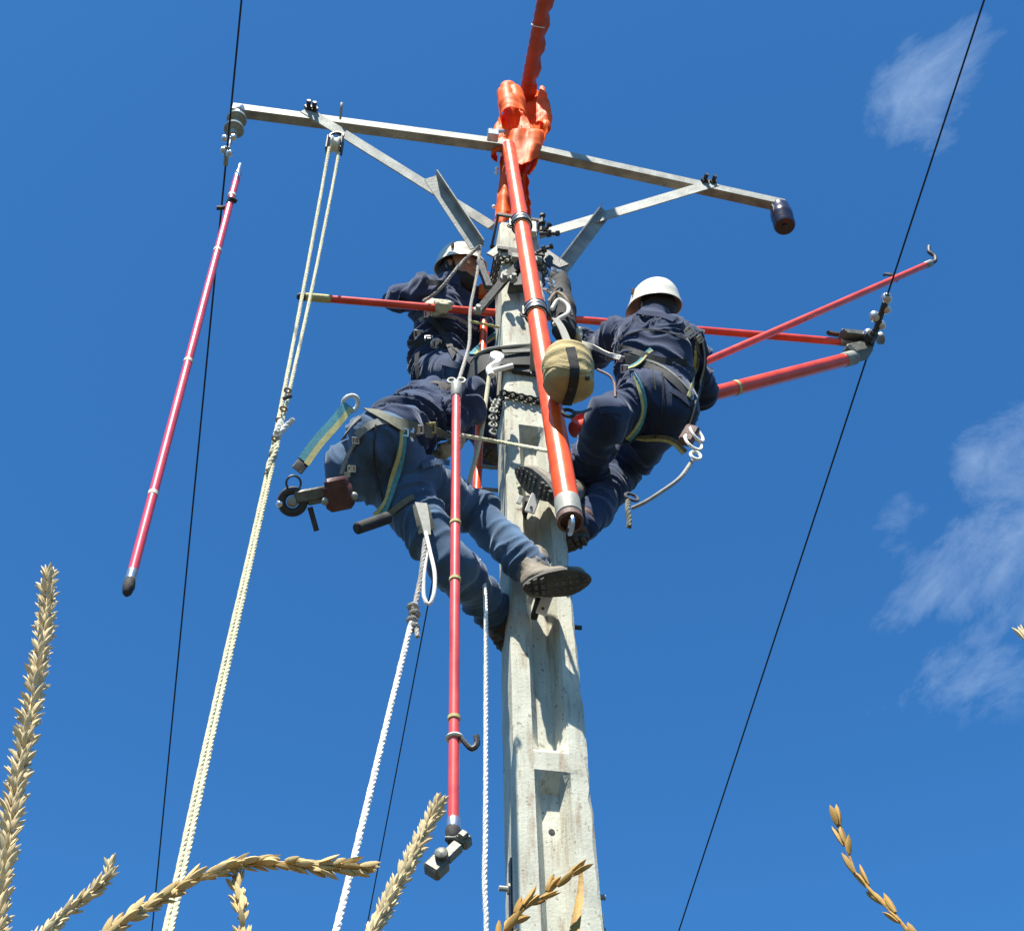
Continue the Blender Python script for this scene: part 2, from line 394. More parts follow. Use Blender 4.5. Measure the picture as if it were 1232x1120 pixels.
def sdf_mesh(prims, k=0.03, h=0.008, cuts=(), kk=None):
    lo = np.full(3, 1e9); hi = -lo
    def bounds(q):
        if q[0] == 'c': m_ = max(q[3], q[4]); return np.minimum(q[1], q[2]) - m_, np.maximum(q[1], q[2]) + m_
        m_ = q[3].max(); return q[1] - m_, q[1] + m_
    for q in prims:
        a, b = bounds(q); lo = np.minimum(lo, a); hi = np.maximum(hi, b)
    lo -= 4 * h + 1.5 * k; hi += 4 * h + 1.5 * k
    n = np.ceil((hi - lo) / h).astype(int) + 1
    G = np.full(n, 0.2, dtype=np.float32)
    axs = [(lo[i] + np.arange(n[i]) * h).astype(np.float32) for i in range(3)]
    for q in prims:
        a, b = bounds(q); pad = 1.8 * k + 3 * h
        i0 = np.maximum(((a - pad - lo) / h).astype(int), 0); i1 = np.minimum(((b + pad - lo) / h).astype(int) + 2, n)
        X, Y, Z = axs[0][i0[0]:i1[0], None, None], axs[1][None, i0[1]:i1[1], None], axs[2][None, None, i0[2]:i1[2]]
        if q[0] == 'c':
            ba = q[2] - q[1]; L2 = max(float(ba @ ba), 1e-12)
            x, y, z = X - q[1][0], Y - q[1][1], Z - q[1][2]
            t = np.clip((x * ba[0] + y * ba[1] + z * ba[2]) / L2, 0, 1)
            d = np.sqrt((x - t * ba[0]) ** 2 + (y - t * ba[1]) ** 2 + (z - t * ba[2]) ** 2) - (q[3] + (q[4] - q[3]) * t)
        else:
            x, y, z = X - q[1][0], Y - q[1][1], Z - q[1][2]; A = q[2]
            u = [x * A[j][0] + y * A[j][1] + z * A[j][2] for j in range(3)]
            k0 = np.sqrt(sum((u[j] / q[3][j]) ** 2 for j in range(3))); k1 = np.sqrt(sum((u[j] / q[3][j] ** 2) ** 2 for j in range(3)))
            d = k0 * (k0 - 1) / np.maximum(k1, 1e-6)
        S = G[i0[0]:i1[0], i0[1]:i1[1], i0[2]:i1[2]]
        kq = k
        hh = np.clip(0.5 + 0.5 * (S - d) / kq, 0, 1)
        S[...] = S * (1 - hh) + d * hh - kq * hh * (1 - hh)
    for p, nrm, R in cuts:
        p = np.array(p); nrm = np.array(V(nrm).normalized())
        x, y, z = axs[0][:, None, None] - p[0], axs[1][None, :, None] - p[1], axs[2][None, None, :] - p[2]
        pl = x * nrm[0] + y * nrm[1] + z * nrm[2]
        near = (x * x + y * y + z * z) < R * R
        G[...] = np.where(near, np.maximum(G, pl), G)
    neg = G < 0
    c = [neg[dx:n[0] - 1 + dx, dy:n[1] - 1 + dy, dz:n[2] - 1 + dz] for dx in (0, 1) for dy in (0, 1) for dz in (0, 1)]
    cnt = sum(q.astype(np.int8) for q in c); act = (cnt > 0) & (cnt < 8)
    I = np.argwhere(act); idx = np.full(act.shape, -1, dtype=np.int64); idx[act] = np.arange(len(I))
    acc = np.zeros((len(I), 3)); num = np.zeros(len(I))
    offs = [(dx, dy, dz) for dx in (0, 1) for dy in (0, 1) for dz in (0, 1)]
    val = {o: G[I[:, 0] + o[0], I[:, 1] + o[1], I[:, 2] + o[2]] for o in offs}
    for o in offs:
        for ax in range(3):
            if o[ax]: continue
            o2 = list(o); o2[ax] = 1; o2 = tuple(o2)
            a, b = val[o], val[o2]; s = (a < 0) != (b < 0)
            t = np.where(s, a / np.where(s, a - b, 1), 0)
            pt = np.array(o, dtype=float)[None, :].repeat(len(I), 0); pt[:, ax] = t
            acc += pt * s[:, None]; num += s
    verts = lo + (I + acc / num[:, None]) * h
    faces = []
    for ax in range(3):
        b1, b2 = [(1, 2), (2, 0), (0, 1)][ax]
        sl0 = [slice(None)] * 3; sl1 = [slice(None)] * 3; sl0[ax] = slice(0, -1); sl1[ax] = slice(1, None)
        sg = neg[tuple(sl0)] != neg[tuple(sl1)]
        E = np.argwhere(sg)
        ok = (E[:, b1] > 0) & (E[:, b2] > 0) & (E[:, b1] < n[b1] - 1) & (E[:, b2] < n[b2] - 1)
        E = E[ok]
        inside = neg[E[:, 0], E[:, 1], E[:, 2]]
        def g(d1, d2):
            Q = E.copy(); Q[:, b1] -= d1; Q[:, b2] -= d2
            return idx[Q[:, 0], Q[:, 1], Q[:, 2]]
        q = np.stack([g(1, 1), g(0, 1), g(0, 0), g(1, 0)], 1)
        q[~inside] = q[~inside][:, ::-1]
        faces.append(q)
    return verts, np.concatenate(faces)
def vnormals(v, f):
    nn = np.cross(v[f[:, 2]] - v[f[:, 0]], v[f[:, 3]] - v[f[:, 1]])
    out = np.zeros_like(v)
    for j in range(4): np.add.at(out, f[:, j], nn)
    return out / np.maximum(np.linalg.norm(out, axis=1, keepdims=True), 1e-12)
def wrinkle(v, f, prims, joints=(), amp=0.010, seed=0, ws=0.062, wl=0.21, lim=0.009):
    nrm = vnormals(v, f)
    axw = np.zeros_like(v); alw = np.zeros(len(v)); sw = np.full(len(v), 1e-9); chain_ = []
    for q in prims:
        if q[0] != 'c': continue
        ba = q[2] - q[1]; L2 = max(ba @ ba, 1e-9)
        t = np.clip(((v - q[1]) @ ba) / L2, 0, 1)
        d = np.linalg.norm(v - q[1] - t[:, None] * ba, axis=1) - (q[3] + (q[4] - q[3]) * t)
        w = np.exp(-np.maximum(d, 0) / 0.03)
        w = w ** 2; L = math.sqrt(L2)
        o = next((c[2] for c in chain_ if np.linalg.norm(c[1] - q[1]) < .03), next((c[3] for c in chain_ if np.linalg.norm(c[0] - q[1]) < .16), 0.0))
        chain_.append((q[1], q[2], o + L, o)); alw += w * (((v - q[1]) @ ba) / L + o); sw += w
    al = alw / sw
    warp = vnoise(v / 0.15, seed) * 0.055 + vnoise(v / 0.07, seed + 1) * 0.016
    def ridge(wl_, ws_, sd):
        q = np.stack([(v[:, 0] * .8 + v[:, 2] * .6) / wl_, (v[:, 1] * .8 - v[:, 2] * .6) / wl_, (al + warp) / ws_], 1)
        return (1 - np.abs(vnoise(q, sd)) * 1.5).clip(0, 1) ** 1.6
    r1 = ridge(wl, ws, seed + 11); r2 = ridge(wl * .5, ws * .62, seed + 23)
    big = vnoise(v / 0.13, seed + 5)
    a = np.full(len(v), 0.45)
    for jp, jr in joints:
        a += 1.0 * np.exp(-((v - np.array(jp)) ** 2).sum(1) / (jr * jr))
    a *= 0.75 + 0.5 * vnoise(v / 0.16, seed + 31)
    disp = amp * np.clip(a, 0.15, 1.5) * (r1 * 1.5 + r2 * 0.8 - 0.95) + amp * 0.3 * big
    return v + nrm * np.clip(disp, -lim, 0.03)[:, None]

# ================================================================ ground
def make_ground():
    n = 60; R = 900.0
    xs = [math.copysign((abs(t) ** 3) * R, t) for t in np.linspace(-1, 1, n)]
    vs, fs = [], []
    for y in xs:
        for x in xs:
            d = math.hypot(x, y)
            z = -0.02 + 0.03 * math.sin(x * 3.1 + 1) * math.sin(y * 2.7) * min(1, d / 2)
            z += -0.10 * max(0, y - 12) * (1 / (1 + max(0, y - 12) / 60))   # the hill falls away down the line
            vs.append((x, y, z))
    for j in range(n - 1):
        for i in range(n - 1):
            a = j * n + i; fs.append((a, a + 1, a + n + 1, a + n))
    tag(link_mesh('ground', vs, fs, M['soil']), kind='structure')
make_ground()

# ================================================================ concrete pole
PU = V((math.cos(rad(11)), math.sin(rad(11)), 0)); PN = V((math.sin(rad(11)), -math.cos(rad(11)), 0))
FT, FB = at(625.5, 290, 3.90), at(668, 985, 3.88)            # centre line of the face that looks at us
def face_at(z):                                              # that centre line at a height
    t = (z - FB.z) / (FT.z - FB.z); p = FB.lerp(FT, t); return V((p.x, p.y, z))
PW = lambda z: 0.258 - 0.0175 * (z - FB.z)                   # width of the face
PD = lambda z: 0.215 - 0.010 * (z - FB.z)                    # depth of the pole
def hz(py, px=645): return at(px, py, 3.89).z
ZTOP = hz(268, 625)
def pole_point(u, n, z): return face_at(z) + PU * u + PN * n   # u along the face, n out of it (negative is into the pole)

def make_pole():
    root = thing('utility_pole', 'tall pale concrete pole with recessed panels carrying the steel crossarm', 'utility pole', face_at(0) + V((0, 0, 0)))
    recess = []
    zb = hz(907); zt = hz(512, 638)
    recess.append((zb, zt)); top = hz(929)
    for k in range(2): recess.append((top - 1.45, top)); top -= 1.53
    ch = 0.055
    def depth(z):
        for a, b in recess:
            if a < z < b: return min(1, (z - a) / ch, (b - z) / ch)
        return 0.0
    zs = set(np.arange(-0.3, ZTOP, 0.045).tolist() + [ZTOP])
    for a, b in recess: zs |= {a, a + 0.002, a + ch, b - ch, b - 0.002, b}
    zs = sorted(zs); vs, fs = [], []
    for z in zs:
        w, d = PW(z) / 2, PD(z); s = w / 0.129; q = depth(z) * 0.06
        o, i, c = 0.062 * s, 0.030 * s, 0.010
        half = [(-w + c, 0), (-o, 0), (-i, -q), (0.0, -q), (i, -q), (o, 0), (w - c, 0), (w, -c), (w, -d * 0.33), (w, -d * 0.66), (w, -d + c), (w - c, -d), (o, -d), (i, -d + q), (-i, -d + q), (-o, -d), (-w + c, -d), (-w, -d + c), (-w, -d * 0.66), (-w, -d * 0.33), (-w, -c)]
        for k, (u, n) in enumerate(half):
            p = pole_point(u, n, z)
            e = 0.0012 if k not in (6, 7) else 0.0065          # the right arris is worn
            j = vnoise(np.array([[p.x * 40 + k * 7.3, p.y * 40, z * 26]]), 3)[0]
            p = p + PU * (j * e) - PN * abs(j) * e
            vs.append(p)
    m = 21
    for r in range(len(zs) - 1):
        for k in range(m):
            k2 = (k + 1) % m; fs.append((r * m + k, r * m + k2, (r + 1) * m + k2, (r + 1) * m + k))
    fs.append(tuple(range((len(zs) - 1) * m, len(zs) * m))); fs.append(tuple(range(m - 1, -1, -1)))
    link_mesh('shaft', vs, fs, M['concrete'], root, True, 24)
    # form-work holes in the web
    for py, px in ((990, 664),):
        z = hz(py, px); b = MB(); b.lathe(pole_point(0.0, -0.0595, z), PN, [(-0.0, 0.011), (0.002, 0.010)], 12)
        b.build('bolt_hole', M['rubber'], root)
    # through bolts
    for z, l in ((hz(729), 0.05), (hz(1056), 0.04)):
        b = MB(); w = PW(z) / 2; c = pole_point(0, -0.10, z)
        b.tube([c - PU * (w + l), c + PU * (w + l)], 0.009, 10)
        b.lathe(c - PU * (w + 0.012), PU, [(0, 0.018), (0.012, 0.018)], 6); b.lathe(c + PU * w, PU, [(0, 0.018), (0.012, 0.018)], 6)
        b.build('through_bolt', M['galv'] if z < 4 else M['darksteel'], root)
    z = hz(1090); w = PW(z) / 2
    b = MB(); b.box(pole_point(-w - 0.004, -0.10, z), (PU, PN, V((0, 0, 1))), (0.003, 0.018, 0.20), 0.001); b.build('side_plate', M['darksteel'], root)
    z = hz(1105); w = PW(z) / 2
    b = MB()
    for k in range(3):
        b.box(pole_point(w + 0.004 + 0.012 * k, -0.05 - 0.03 * k, z - 0.1 - 0.03 * k), (PU, PN, V((0, 0, 1))), (0.003, 0.02, 0.14), 0.001)
    b.build('side_strip', M['galv'], root)
    return root
make_pole()

# ================================================================ crossarm with braces
def make_crossarm():
    L, C, R = at(280, 127, 3.60), at(626, 173, 3.87), at(945, 243, 4.21)
    root = thing('crossarm', 'galvanised steel crossarm with angle braces bolted to the pole top', 'crossarm', pole_point(0, 0, ZTOP))
    dn = V((0, 0, -1))
    for a, b in ((L, C), (C, R)):
        d = (b - a).normalized(); out = V((d.y, -d.x, 0)).normalized()
        m = MB(); u = dn - d * dn.dot(d); u.normalize(); w = -out
        t = 0.007; h = 0.058; wd = 0.054
        m.sweep(a - u * h * .5, b - u * h * .5, [(0, 0), (h, 0), (h, wd), (h - t, wd), (h - t, t), (t, t), (t, wd), (0, wd)], u, w)
        m.build('arm', M['galv'], root)
    dl = (C - L).normalized(); dr = (R - C).normalized()
    ol = V((dl.y, -dl.x, 0)).normalized(); orr = V((dr.y, -dr.x, 0)).normalized()
    # long braces: from the arm down to the sides of the pole head
    zz = hz(264, 600)
    bl1 = at(372, 129, 3.60); bl2 = at(596, 268, 3.98)
    m = MB(); m.angle_bar(bl1, bl2, dn, V((0, 1, 0)), 0.006, 0.085, 0.05); m.build('brace', M['galv'], root)
    br1 = at(856, 216, 4.05); br2 = at(650, 277, 3.98)
    m = MB(); m.angle_bar(br1, br2, dn, V((0, 1, 0)), 0.006, 0.070, 0.05); m.build('brace', M['galv'], root)
    # short struts under the braces
    s1 = at(526, 212, 3.80); s2 = at(582, 296, 3.93)
    m = MB(); m.angle_bar(s1, s2, V((-1, 0.0, -0.4)), V((0.75, -0.35, -0.55)), 0.006, 0.075, 0.045); m.build('strut', M['galv'], root)
    s1 = at(721, 249, 4.0); s2 = at(668, 318, 3.97)
    m = MB(); m.angle_bar(s1, s2, V((0.6, 0.5, -0.7)), V((0.55, -0.75, 0.3)), 0.006, 0.075, 0.03); m.build('strut', M['galv'], root)
    for px, py, Y, o in ((371, 129, 3.59, ol), (378, 131, 3.60, ol), (848, 217, 4.04, orr), (858, 219, 4.05, orr)):
        p = at(px, py, Y)
        b = MB(); b.lathe(p - o * 0.01, o, [(0, 0.022), (0.018, 0.022), (0.018, 0.012), (0.05, 0.012)], 6); b.build('bolt', M['darksteel'], root)
    p = at(410, 136, 3.64); b = MB(); b.torus(p + V((0, 0, 0.02)), dl, 0.04, 0.007, 14, 6); b.build('shackle', M['galv'], root)
    p = at(289, 132, 3.60); b = MB(); b.tube([p + V((0, 0, .03)), p - V((0, 0, 0.05))], 0.018, 10); b.lathe(p, V((0, 0, -1)), [(0, .028), (.02, .028)], 6); b.build('hanger', M['steel'], root)
    p = at(593, 163, 3.80); b = MB(); b.box(p, (dl, ol, V((0, 0, 1))), (.03, .025, .03), .004); b.tube([p - dl * .03 + V((0, 0, .03)), p + dl * .06 + V((0, 0, .06))], .012, 8)
    b.build('clamp_plate', M['steel'], root)
    # collars that hold it to the pole head
    for py, hh in ((262, .012), (303, .014)):
        z = hz(py, 622); w = PW(z) / 2 + .007; d = PD(z)
        b = MB()
        for (c, ax, half) in ((pole_point(0, .012, z), PU, (w + .012, .006, hh)), (pole_point(0, -d - .008, z), PU, (w + .012, .006, hh))):
            b.box(c, (PU, PN, V((0, 0, 1))), half, .002)
        for sgn in (-1, 1):
            b.box(pole_point(sgn * (w + .003), -d / 2, z), (PU, PN, V((0, 0, 1))), (.006, d / 2 + .010, hh), .002)
        b.build('collar', M['darksteel'], root)
    for px, w_, h_ in ((629, .05, .05),):
        z = hz(278, px); u = (px - 622) / 240
        b = MB(); b.box(pole_point(u, .032, z), (PU, PN, V((0, 0, 1))), (w_, .019, h_), .003); b.build('collar_box', M['greyband'], root)
    b = MB(); z = hz(312, 640); b.box(pole_point(.02, .03, z - .03), (PU, PN, V((0, 0, 1))), (.075, .02, .02), .003); b.build('clamp_bar', M['galv'], root)
    z = hz(300, 585)
    b = MB(); b.box(pole_point(-.125, .0, z - .04), (V((.8, .1, -.6)), PN, V((.6, 0, .8))), (.022, .005, .05), .002); b.build('gusset_plate', M['galv'], root)
    b = MB(); b.box(pole_point(.155, -.02, z - .02), (V((.8, .1, .6)), PN, V((-.6, 0, .8))), (.05, .006, .085), .002); b.build('gusset_plate', M['darksteel'], root)
    for px, py, dv, ln in ((652, 268, V((.1, -.2, 1)), .10), (661, 281, V((1, -.3, -.5)), .09), (657, 276, V((.6, -.6, .6)), .05), (655, 300, V((1, -.2, .4)), .07)):
        p = at(px, py, 3.84); dv = dv.normalized(); b = MB(); b.tube([p - dv * ln * .6, p + dv * ln * .6], .009, 8)
        b.lathe(p - dv * .01, dv, [(0, .02), (.016, .02)], 6); b.lathe(p + dv * ln * .45, dv, [(0, .016), (.012, .016)], 6); b.build('hook_bolt', M['darksteel'], root)
make_crossarm()

# ================================================================ insulators and conductors
WD = ray(-80, 3850).normalized()                              # direction of the line, running away from us and downhill
def wire_points(p, near=5.5, far=13.0):
    pts = []
    for s in np.linspace(-14, 60, 150):
        q = p + WD * s
        if s > far: q = q + V((0, 0, 0.0045 * (s - far) ** 2))       # the sag flattens out toward the next pole
        if s < -near: q = q - V((0, 0, 0.012 * (s + near) ** 2))
        pts.append(q)
    return pts
WL = at(272.5, 188, 3.64); WM = at(634, 103, 3.95); WR = at(1047, 418, 4.50)
for p, lab in ((WL, 'leftmost black conductor wire clamped under the grey insulator'), (WM, 'middle black conductor wire passing over the pole top'),
               (WR, 'rightmost black conductor wire held away on red sticks')):
    m = MB(); m.tube(wire_points(p), 0.0050, 8); tag(m.build('conductor_wire', M['wire']), lab, 'power line', 'conductor wires of the line')

def left_insulator():
    top = at(288, 133, 3.61); dn = (WL - top).normalized(); L = (WL - top).length
    root = thing('insulator', 'grey ribbed insulator with shiny clamp hanging at left crossarm end', 'insulator', top, 'insulators at the crossarm ends')
    b = MB(); b.lathe(top, dn, [(0, .014), (.03, .016), (.035, .03), (.05, .032)], 14); b.build('cap', M['steel'], root)
    for k in range(2):
        b = MB(); o = .045 + k * .095
        b.lathe(top, dn, [(o, .022), (o + .006, .034), (o + .025, .047), (o + .045, .054), (o + .050, .052), (o + .042, .040), (o + .05, .022), (o + .09, .020)], 26); b.build('shed', M['porc'], root)
    b = MB()
    for x, y in ((270.5, 167), (281, 166), (269, 181), (276, 185)):
        b.ball(at(x, y, 3.61), .020, seg=10, ring=8)
    b.tube([top + dn * .19, WL + dn * .01], .008, 8); b.build('clevis', M['steel'], root)
    b = MB(); b.tube(spline([WL - WD * .05, WL - V((0, 0, .004)), WL + WD * .05], n=8), .012, 10); b.build('wire_clamp', M['galv'], root)
left_insulator()
def right_insulator():
    top = at(937, 247, 4.18); dn = V((0, 0, -1))
    root = thing('insulator', 'dark brown drum shaped insulator hanging at right crossarm end', 'insulator', top, 'insulators at the crossarm ends')
    b = MB(); b.lathe(top + V((0, 0, .03)), dn, [(0, .02), (.06, .02)], 10); b.build('pin', M['darksteel'], root)
    b = MB(); b.lathe(top - V((0, 0, .02)), dn, [(0, .045), (.01, .054), (.06, .057), (.066, .061), (.11, .061), (.116, .058), (.185, .060), (.197, .054), (.198, .018)], 28); b.build('drum', M['brown'], root)
    b = MB(); b.lathe(top - V((0, 0, .205)), dn, [(0, .016), (.022, .016), (.024, .009)], 10); b.build('socket', M['darksteel'], root)
right_insulator()
def clamp_string():
    root = thing('suspension_clamp', 'small bright fitting of round balls hung on the right conductor', 'wire fitting', WR - WD * .05)
    ax = -WD
    for k, (a, s_) in enumerate(((.06, -1), (.11, 1), (.16, -1), (.20, 1), (.26, .3))):
        b = MB(); c = WR + ax * a + V((.025 * s_, -.01, .01)); b.ball(c, .031 if k % 2 == 0 else .027, seg=12, ring=8); b.build('ball', M['steel'], root)
    b = MB(); b.tube([WR + ax * .0, WR + ax * .30], .016, 8); b.build('yoke', M['darksteel'], root)
clamp_string()

# ================================================================ orange covers on the middle conductor
def line_hose():
    a = WM + WD * .22; b_ = WM - WD * 3.2
    P = spline([a, b_], step=.0125); side = WD.cross(V((0, 0, 1))).normalized(); up = side.cross(WD).normalized()
    if up.z < 0: up = -up
    root = thing('line_hose', 'rust orange ribbed hose sleeve over the wire above the pole', 'line cover', P[0])
    vs, fs = [], []; S = 20; n = len(P)
    for i, p in enumerate(P):
        rb = .0025 * (1 if (i // 2) % 2 else 0)
        lip = .005 + .010 * abs(math.sin(i * .0125 / .13 * math.pi))
        for k in range(S):
            w = 2 * math.pi * k / S; r = .036 + rb + max(0, math.cos(w - .2)) ** 8 * lip * 2.2
            vs.append(p + (side * math.cos(w) + up * math.sin(w)) * r)
    for i in range(n - 1):
        for k in range(S):
            k2 = (k + 1) % S; fs.append((i * S + k, i * S + k2, (i + 1) * S + k2, (i + 1) * S + k))
    fs.append(tuple(range(S - 1, -1, -1))); fs.append(tuple((n - 1) * S + k for k in range(S)))
    link_mesh('ribbed_sleeve', vs, fs, M['hose'], root, True, 40)
    for s in (.35, .85, 1.4):
        b = MB(); b.torus(WM - WD * s, WD, .040, .004, 22, 6); b.build('clip_ring', M['greyband'], root)
line_hose()

def refine(grid, k=3):
    G = np.array([[tuple(p) for p in r] for r in grid]); nr, nc = G.shape[:2]
    a = np.linspace(0, nr - 1, (nr - 1) * k + 1); b = np.linspace(0, nc - 1, (nc - 1) * k + 1)
    i = np.minimum(a.astype(int), nr - 2); j = np.minimum(b.astype(int), nc - 2); fa = (a - i)[:, None, None]; fb = (b - j)[None, :, None]
    P = lambda x, y: G[x][:, y]
    return (P(i, j) * (1 - fb) + P(i, j + 1) * fb) * (1 - fa) + (P(i + 1, j) * (1 - fb) + P(i + 1, j + 1) * fb) * fa
def sheet(name, grid, material, parent, th=.005, crumple=.55):               # a thick sheet from a grid of points
    grid = refine(grid); N0 = np.cross(np.gradient(grid, axis=0), np.gradient(grid, axis=1)); N0 /= np.maximum(np.linalg.norm(N0, axis=2, keepdims=True), 1e-9)
    f_ = grid.reshape(-1, 3)
    d_ = ((1 - np.abs(vnoise(f_ / .085, 5)) * 1.6).clip(0, 1) ** 1.5 * .022 + vnoise(f_ / .12, 8) * .016 + (1 - np.abs(vnoise(f_ / .05, 6)) * 1.6).clip(0, 1) * .004) * crumple
    grid = grid + N0 * d_.reshape(grid.shape[:2] + (1,)); grid = [[V(p) for p in r] for r in grid]
    nr, nc = len(grid), len(grid[0]); vs = []; fs = []
    G = np.array([[tuple(p) for p in r] for r in grid])
    N = np.cross(np.gradient(G, axis=0), np.gradient(G, axis=1)); N /= np.maximum(np.linalg.norm(N, axis=2, keepdims=True), 1e-9)
    A = G + N * th / 2; B = G - N * th / 2
    vs = np.concatenate([A.reshape(-1, 3), B.reshape(-1, 3)]); o = nr * nc
    for r in range(nr - 1):
        for c in range(nc - 1):
            a = r * nc + c; fs.append((a, a + 1, a + nc + 1, a + nc)); fs.append((o + a + nc, o + a + nc + 1, o + a + 1, o + a))
    edge = [(0, c) for c in range(nc)] + [(r, nc - 1) for r in range(1, nr)] + [(nr - 1, c) for c in range(nc - 2, -1, -1)] + [(r, 0) for r in range(nr - 2, 0, -1)]
    for i in range(len(edge)):
        a = edge[i][0] * nc + edge[i][1]; b2 = edge[(i + 1) % len(edge)]; b = b2[0] * nc + b2[1]
        fs.append((b, a, o + a, o + b))
    return link_mesh(name, vs, fs, material, parent, True, 50)

def cover():
    root = thing('insulator_cover', 'orange rubber hood with flared lobes draped over pole top insulator', 'insulator cover', at(628, 180, 3.95))
    # the two rolled lobes at the top: open half-barrels whose axis points down the picture
    def lobe(name, c0, c1, out, r0, r1, a0, a1):
        ax = (c1 - c0).normalized(); e1 = (out - ax * out.dot(ax)).normalized(); e2 = ax.cross(e1)
        g = []
        for i in range(13):
            t = i / 12; c = c0.lerp(c1, t); row = []
            rr = (r0 + (r1 - r0) * t) * (1 - .80 * (1 - min(1, t / .45)) ** 2.0)
            for j in range(19):
                a = rad(a0 + (a1 - a0) * j / 18)
                q = c + (e1 * math.cos(a) + e2 * math.sin(a)) * rr * (1 + .05 * math.sin(3 * a + t * 2)) + ax * (.02 * math.cos(a * 2.2) * t)
                row.append(q)
            g.append(row)
        sheet(name, g, M['orange'], root)
    lobe('hood_lobe', at(611, 99, 3.90), at(617, 143, 3.86), V((-.5, -.8, .35)), .075, .082, -115, 95)
    lobe('hood_lobe', at(652, 106, 3.97), at(653, 156, 3.95), V((.75, -.5, .3)), .04, .055, -110, 100)
    lobe('hood_lobe', at(604, 140, 3.95), at(601, 190, 3.92), V((-.7, -.6, .2)), .045, .05, -105, 105)
    # saddle shaped body, open towards us, hanging either side of the wire
    g = []
    for i in range(22):
        t = i / 21; y = 112 + 100 * t
        wl = 604 + 3 * t; wr = 659 - 2 * t - 26 * max(0, t - .55) ** 1.0 * 1.6
        row = []
        for j in range(17):
            s = j / 16; x = wl + (wr - wl) * s
            dep = .15 * math.sin(math.pi * s) + .012 * math.sin(s * 17 + t * 6) + .012 * math.sin(t * 14 + s * 5)
            row.append(at(x + 1.2 * math.sin(t * 11 + s * 4), y - 4 * math.sin(math.pi * s), 3.92 + dep))
        g.append(row)
    sheet('hood_body', g, M['orange'], root)
    # tongue that laps over the stick
    g = []
    for i in range(12):
        t = i / 11; row = []
        for j in range(11):
            s = j / 10; x = 603 + (652 - 603) * s + 2 * t; x = 626 + (x - 626) * (1 - .28 * t * t)
            row.append(at(x, 158 + 42 * t * (1 - .5 * abs(s - .5)), 3.90 - .04 * math.sin(math.pi * s) + .01 * math.sin(s * 12 + t * 3)))
        g.append(row)
    sheet('hood_tongue', g, M['orange'], root)
    g = []
    for i in range(14):
        t = i / 13; row = []
        for j in range(9):
            s = j / 8; x = 632 + 24 * s * (1 - .75 * t)
            row.append(at(x - 4 * t, 165 + 45 * t, 3.96 + .03 * math.sin(s * 6 + t)))
        g.append(row)
    sheet('hood_side', g, M['hose'], root)  # darker rubber puts the shade of this hood side into its colour
    # long folded skirt on the left, running down to the pole head
    g = []
    for i in range(26):
        t = i / 25; row = []
        for j in range(25):
            s = j / 24
            x0, x1 = 603 - 8 * t, 622 + 6 * math.sin(t * 2) + 8 * t
            row.append(at(x0 + (x1 - x0) * s, 176 + 90 * t + 3 * math.sin(s * 9), 3.93 + .028 * math.sin(s * 15 + t * 1.3) + .05 * s + .03 * t))
        g.append(row)
    sheet('skirt', g, M['orange'], root)
    g = []
    for i in range(16):
        t = i / 15; row = []
        for j in range(11):
            s = j / 10; row.append(at(612 + (636 - 612) * s + 4 * t, 205 + 62 * t, 4.04 + .02 * math.sin(s * 9 + t * 2)))
        g.append(row)
    sheet('inner_skirt', g, M['orange'], root)
    for px, py, Y in ((603, 186, 3.90), (598, 203, 3.92), (597, 208, 3.92), (594, 249, 3.94), (647, 184, 3.92)):
        b = MB(); b.ball(at(px, py, Y), .011, seg=8, ring=6); b.build('button', M['white'], root)
cover()

# ================================================================ insulated sticks
def stick(name, label, a, b, r, cat='hot stick', material='red', group='insulated sticks round the pole', r2=None):
    root = thing(name, label, cat, a if a.z < b.z else b, group)
    n = 14; pts = [a.lerp(b, i / n) for i in range(n + 1)]; r2 = r2 or r
    m = MB(); m.tube(pts, [r + (r2 - r) * i / n for i in range(n + 1)], 20); m.build('tube', M[material], root)
    return root
def ferrule(root, p, d, r, l, material='steel', name='ferrule'):
    b = MB(); b.lathe(p, d, [(0, r * .92), (l * .06, r * 1.05), (l * .94, r * 1.05), (l, r * .92)], 20); return b.build(name, M[material], root)

